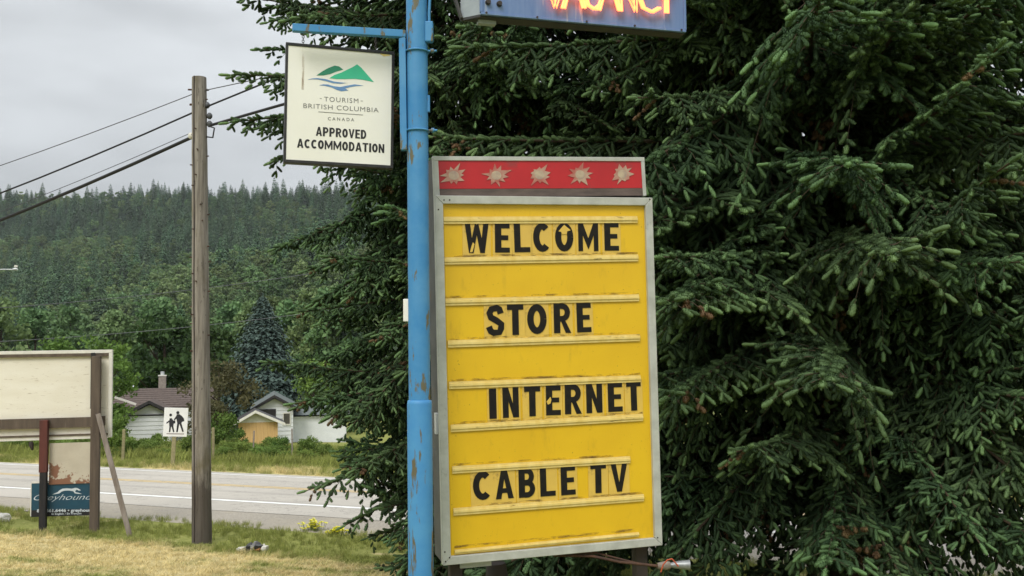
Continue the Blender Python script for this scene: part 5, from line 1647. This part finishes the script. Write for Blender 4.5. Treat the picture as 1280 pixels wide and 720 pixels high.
for word, boxes, yl_, yr_, ti in ROWS:
    n = len(boxes)
    xa_, xb_ = boxes[0][0], boxes[-1][1]
    for k, (x0, x1) in enumerate(boxes):
        t = ((x0 + x1) / 2 - xa_) / (xb_ - xa_)
        ytop = yl_[0] + (yr_[0] - yl_[0]) * t
        ybot = yl_[1] + (yr_[1] - yl_[1]) * t
        P0, P1 = Vector(fl.loc(x0, ybot)), Vector(fl.loc(x1, ybot))
        Pt = Vector(fl.loc(x0, ytop))
        wd, ht = P1.x - P0.x, (Pt.y - P0.y)
        asp = wd / ht
        wn_, kk = (word, k) if word != 'CABLETV' else (('CABLE', k) if k < 5 else ('TV', k - 5))
        lr = empty('sign_letter', mat=fl.m @ Matrix.Translation((P0.x + wd / 2, 0, P0.y)) @ Matrix.Rotation(R(r6.uniform(-0.8, 0.8)), 4, 'Y'),
                   label=f'black plastic letter {word[k]} on the letter board, {ORD[kk]} letter of {wn_}', cat='letter', group='changeable letters on the board')
        pa, qa = tr_l[ti]; pc, qc = tr_l[ti + 1]
        tx = (P0.x + wd / 2 - pa.x) / (qa.x - pa.x)
        z_hi = pa.y + (qa.y - pa.y) * tx - 0.008 - P0.y; z_lo = pc.y + (qc.y - pc.y) * tx + 0.008 - P0.y
        mg = 0.013 if n < 8 else 0.011
        tile_m = MB().prism([(-wd / 2 - mg, z_lo), (wd / 2 + mg, z_lo), (wd / 2 + mg, z_hi), (-wd / 2 - mg, z_hi)], 0.0208, 0.0236)
        tile_m.build('backing_tile', 'tile', lr)
        m_ = MB()
        for j, poly in enumerate(glyph(word[k], asp)):
            m_.prism([((x - 0.5) * wd, z * ht) for x, z in poly], 0.0176 - 0.00003 * (j % 7), 0.0206)
        m_.build('letter_face', 'letter', lr)
        def worn(poly, mt='tile'):
            MB().prism([((x - 0.5) * wd, z * ht) for x, z in poly], 0.0168, 0.0172).build('worn_patch', mt, lr)
        if word == 'WELCOME' and k == 4: worn([(0.5, 0.93), (0.18, 0.70), (0.34, 0.68), (0.36, 0.60), (0.64, 0.60), (0.66, 0.70), (0.86, 0.74)])
        if word == 'WELCOME' and k == 0: worn([(0.20, 0.02), (0.31, 0.03), (0.40, 0.30), (0.33, 0.36), (0.26, 0.20)])
        if word == 'INTERNET' and k == 3: worn([(0.02, 0.46), (0.30, 0.62), (0.36, 0.52), (0.30, 0.40), (0.12, 0.36)])

# ------------------------------------------------------------------ small things
# conduit arm with taped lamp socket under the board
ca = PY(692, 694, 5.62); cb_ = PY(822, 707.5, 5.66); cc = PY(848, 706, 5.66)
fa = empty('lamp_arm', ca, label='rusty conduit arm with orange tape and silver lamp socket poking out under the board', cat='lamp arm')
q_ = lambda p: p - ca
MB().tube([q_(ca), q_(PY(740, 695, 5.62)), q_(PY(775, 702.5, 5.64)), q_(cb_)], 0.0085, 8).build('conduit', 'rust', fa)
MB().tube([q_(PY(715, 691.5, 5.64)), q_(PY(745, 691, 5.64)), q_(PY(780, 700, 5.66)), q_(PY(800, 705, 5.66))], 0.006, 8).build('second_conduit', 'rust', fa)
MB().tube([q_(cb_), q_(PY(832, 707, 5.66)), q_(PY(838, 706.5, 5.66))], [0.018, 0.026, 0.02], 10).build('taped_joint', 'bracegrey', fa)
MB().tube([q_(PY(838, 706.5, 5.66)), q_(PY(846, 706, 5.66)), q_(PY(862, 706, 5.66))], [0.014, 0.022, 0.030], 12).build('lamp_socket', 'socket', fa)
MB().tube([q_(PY(x, y, 5.61)) for x, y in ((826, 715), (829, 706), (834, 700), (840, 698.5), (843, 702), (848, 708))], 0.004, 6).build('orange_wire', 'redtape', fa)
# dark rock under the board
def blob(name, mat, loc, size, seed, parent=None, rough=0.35, n=2):
    import bmesh
    bm = bmesh.new()
    bmesh.ops.create_icosphere(bm, subdivisions=n + 1, radius=1)
    for v in bm.verts:
        f_ = 1 + rough * noise.noise(v.co * 1.7 + Vector((seed, seed, 0))) + rough * 0.5 * noise.noise(v.co * 4.1 + Vector((seed, 0, 0)))
        v.co = Vector((v.co.x * size[0], v.co.y * size[1], v.co.z * size[2])) * f_
    me = bpy.data.meshes.new(name)
    bm.to_mesh(me); bm.free()
    me.materials.append(M[mat])
    o = link(name, me, parent)
    o.location = loc
    return o
dp = PY(626, 716, 6.0)
gzd = ground_z(dp.x, dp.y)
dr = empty('tree_stump', (dp.x, dp.y, gzd), label='dark ragged stump standing just below the letter board', cat='stump')
hgt = PY(626, 704, 6.0).z - gzd
MB().tube([(0, 0, -0.2), (0.01, 0, hgt * 0.4), (-0.02, 0, hgt * 0.8), (-0.03, 0.0, hgt)], [0.13, 0.10, 0.085, 0.06], 11).build('trunk', 'darksteel', dr)
for a_, l_ in ((0.4, 0.16), (2.2, 0.13), (4.0, 0.18), (5.3, 0.15)):
    MB().tube([(0, 0, 0.12), (math.cos(a_) * l_, math.sin(a_) * l_, 0.0), (math.cos(a_) * l_ * 1.4, math.sin(a_) * l_ * 1.4, -0.08)], [0.06, 0.04, 0.02], 7).build('root', 'darksteel', dr)
# rubbish on the grass
lp_ = PY(318, 688, 12.6)
d = ray(318, 689)
def on_ground(x, y):
    d = ray(x, y)
    t = 4.0
    for _ in range(4000):
        p = EYE + d * t
        if p.z <= ground_z(p.x, p.y): return p
        t += 0.01
    return p
g0_ = on_ground(318, 691)
rb = empty('rubbish_heap', g0_, label='small heap of crumpled black, white and orange rubbish on the grass by the pole', cat='rubbish')
for k, (dx, dz, s, mt_) in enumerate(((-0.22, 0.04, (0.05, 0.05, 0.03), 'rubwhite'), (-0.13, 0.05, (0.07, 0.06, 0.045), 'rubgrey'), (-0.05, 0.07, (0.08, 0.08, 0.06), 'bagblack'),
                                      (0.0, 0.08, (0.06, 0.05, 0.07), 'rubgrey'), (0.07, 0.08, (0.10, 0.08, 0.07), 'bagblack'), (0.09, 0.06, (0.07, 0.06, 0.05), 'ruborange'),
                                      (0.16, 0.07, (0.05, 0.05, 0.07), 'rubwhite'), (-0.16, 0.08, (0.05, 0.03, 0.03), 'rubwhite'))):
    blob('scrap', mt_, (dx, -0.02 * k + 0.05, dz), s, 3.3 * k, rb, 0.7, 1)
# yellow flower clumps
for (x, y, s, lb) in ((391, 663, 0.85, 'larger yellow flowering weed on the roadside grass'), (421, 670, 0.65, 'smaller yellow flowering weed near the spruce boughs')):
    p = on_ground(x, y)
    o = empty('flower_clump', p, label=lb, cat='flowers')
    rg2 = random.Random(int(x))
    stems, fl_ = MB(), MB()
    for k in range(70):
        a_ = rg2.uniform(0, 6.28); r_ = 0.24 * s * rg2.random() ** 0.8; h_ = (0.15 - 0.3 * r_) * s * rg2.uniform(0.35, 1.5)
        c = Vector((math.cos(a_) * r_ + 0.05 * math.sin(3 * a_), math.sin(a_) * r_ * 0.8, h_))
        stems.tube([(c.x * 0.8, c.y * 0.8, -0.02), c], [0.004, 0.003], 3, cap=False)
        for j in range(5):
            b_ = j * 1.2566 + a_
            fl_.add([c, c + Vector((math.cos(b_) * 0.032, math.sin(b_) * 0.032, 0.012)), c + Vector((math.cos(b_ + 0.9) * 0.032, math.sin(b_ + 0.9) * 0.032, 0.018))], [(0, 1, 2)])
    stems.build('stems', 'stemgreen', o)
    fl_.build('blossom', 'flower', o)
# pale stone by the left billboard post
g1_ = on_ground(4, 652)
o = blob('pale_stone', 'rubwhite', g1_ + Vector((0, 0, 0.06)), (0.13, 0.1, 0.1), 2.0)
tag(o, 'pale rough stone in the grass at the foot of the billboard', 'stone')

# ------------------------------------------------------------------ grass
def clump(seed, n, h, spread, w, lean):
    rg = np.random.default_rng(seed)
    V, T = [], []
    for k in range(n):
        a = rg.random() * 6.283; r_ = spread * math.sqrt(rg.random())
        p = np.array([math.cos(a) * r_, math.sin(a) * r_, -0.01])
        b = rg.random() * 6.283
        d = np.array([math.cos(b), math.sin(b), 0]) * lean * h * (0.3 + rg.random())
        hh = h * (0.5 + 0.7 * rg.random())
        s = np.array([-math.sin(b + 0.6), math.cos(b + 0.6), 0]) * w
        m_ = p + d * 0.35 + np.array([0, 0, hh * 0.6]); t = p + d + np.array([0, 0, hh])
        i = len(V)
        V += [p - s, p + s, m_ - s * 0.7, m_ + s * 0.7, t]
        T += [(i, i + 1, i + 3), (i, i + 3, i + 2), (i + 2, i + 3, i + 4)]
    return fast_mesh('grass_clump', V, T, 'blade')
rg = np.random.default_rng(9)
def grass(name, v0, v1, X0_, X1_, dens, protos, smin, smax, label, keep=None):
    pts, rots, scls, picks = [], [], [], []
    # sample uniformly in X and v
    n = int((X1_ - X0_) * (v1 - v0) / ACR.y * dens)
    for _ in range(n):
        X = rg.uniform(X0_, X1_); v = rg.uniform(v0, v1)
        Y = (v - X * ACR.x) / ACR.y
        if Y < 4.5: continue
        px = 640 + 1200 * X / Y
        if not (-120 < px < 1400): continue
        if keep and not keep(X, Y, v, px): continue
        s = smin + (smax - smin) * rg.random()
        pts.append((X, Y, ground_z(X, Y))); rots.append((rg.normal() * 0.1, rg.normal() * 0.1, rg.random() * 6.28))
        scls.append((s, s, s * (0.8 + 0.4 * rg.random()))); picks.append(rg.integers(0, len(protos)))
    return tag(scatter(name, protos, pts, rots, scls, picks), label, 'grass', kind='stuff')
LAWN = [clump(k, 16, 0.042, 0.075, 0.0035, 1.2) for k in range(3)]
TALL = [clump(20 + k, 18, 0.20, 0.09, 0.0045, 0.55) for k in range(3)]
WEEDS = [clump(40 + k, 22, 0.36, 0.22, 0.012, 0.4) for k in range(3)]
grass('lawn_grass', 5.5, 11.9, -9.5, 9, 170, LAWN, 0.7, 1.4, 'short dry mown grass of the motel lawn')
def roadside(X, Y, v, px):
    edge = 13.75 + 0.35 * noise.noise(Vector((uu(X, Y) * 0.6, 0, 5)))
    clumpy = noise.noise(Vector((X * 0.9, Y * 0.9, 8)))
    return v < edge and clumpy > -0.10 + rg.normal() * 0.25 and math.hypot(X + 1.75, (Y - 11.2) * 0.7) > 1.0 + 0.5 * rg.normal()
grass('roadside_grass', 11.2, 14.2, -14, 13, 190, TALL, 0.18, 0.62, 'taller green and straw coloured rough grass along the near road edge', roadside)
grass('verge_grass', 23.9, 28.0, -26, 14, 45, TALL, 0.5, 1.1, 'grass verge along the far side of the highway')
grass('verge_weeds', 27.2, 38, -36, 10, 22, WEEDS, 0.6, 1.25, 'tall green weeds and grass beyond the far verge')

# ------------------------------------------------------------------ air
hz_b = MB().box((-3000, -300, -40), (3000, 1600, 330))
hzo = hz_b.build('haze', 'wire')
hm = bpy.data.materials.new('haze_air')
hm.use_nodes = True
hn = hm.node_tree
hn.nodes.clear()
ho = hn.nodes.new('ShaderNodeOutputMaterial')
hv = hn.nodes.new('ShaderNodeVolumePrincipled')
hv.inputs['Color'].default_value = (0.86, 0.92, 1.0, 1)
hv.inputs['Density'].default_value = 0.00007
hn.links.new(hv.outputs[0], ho.inputs['Volume'])
hzo.data.materials[0] = hm
tag(hzo, 'thin pale haze in the valley air', 'haze', kind='stuff')
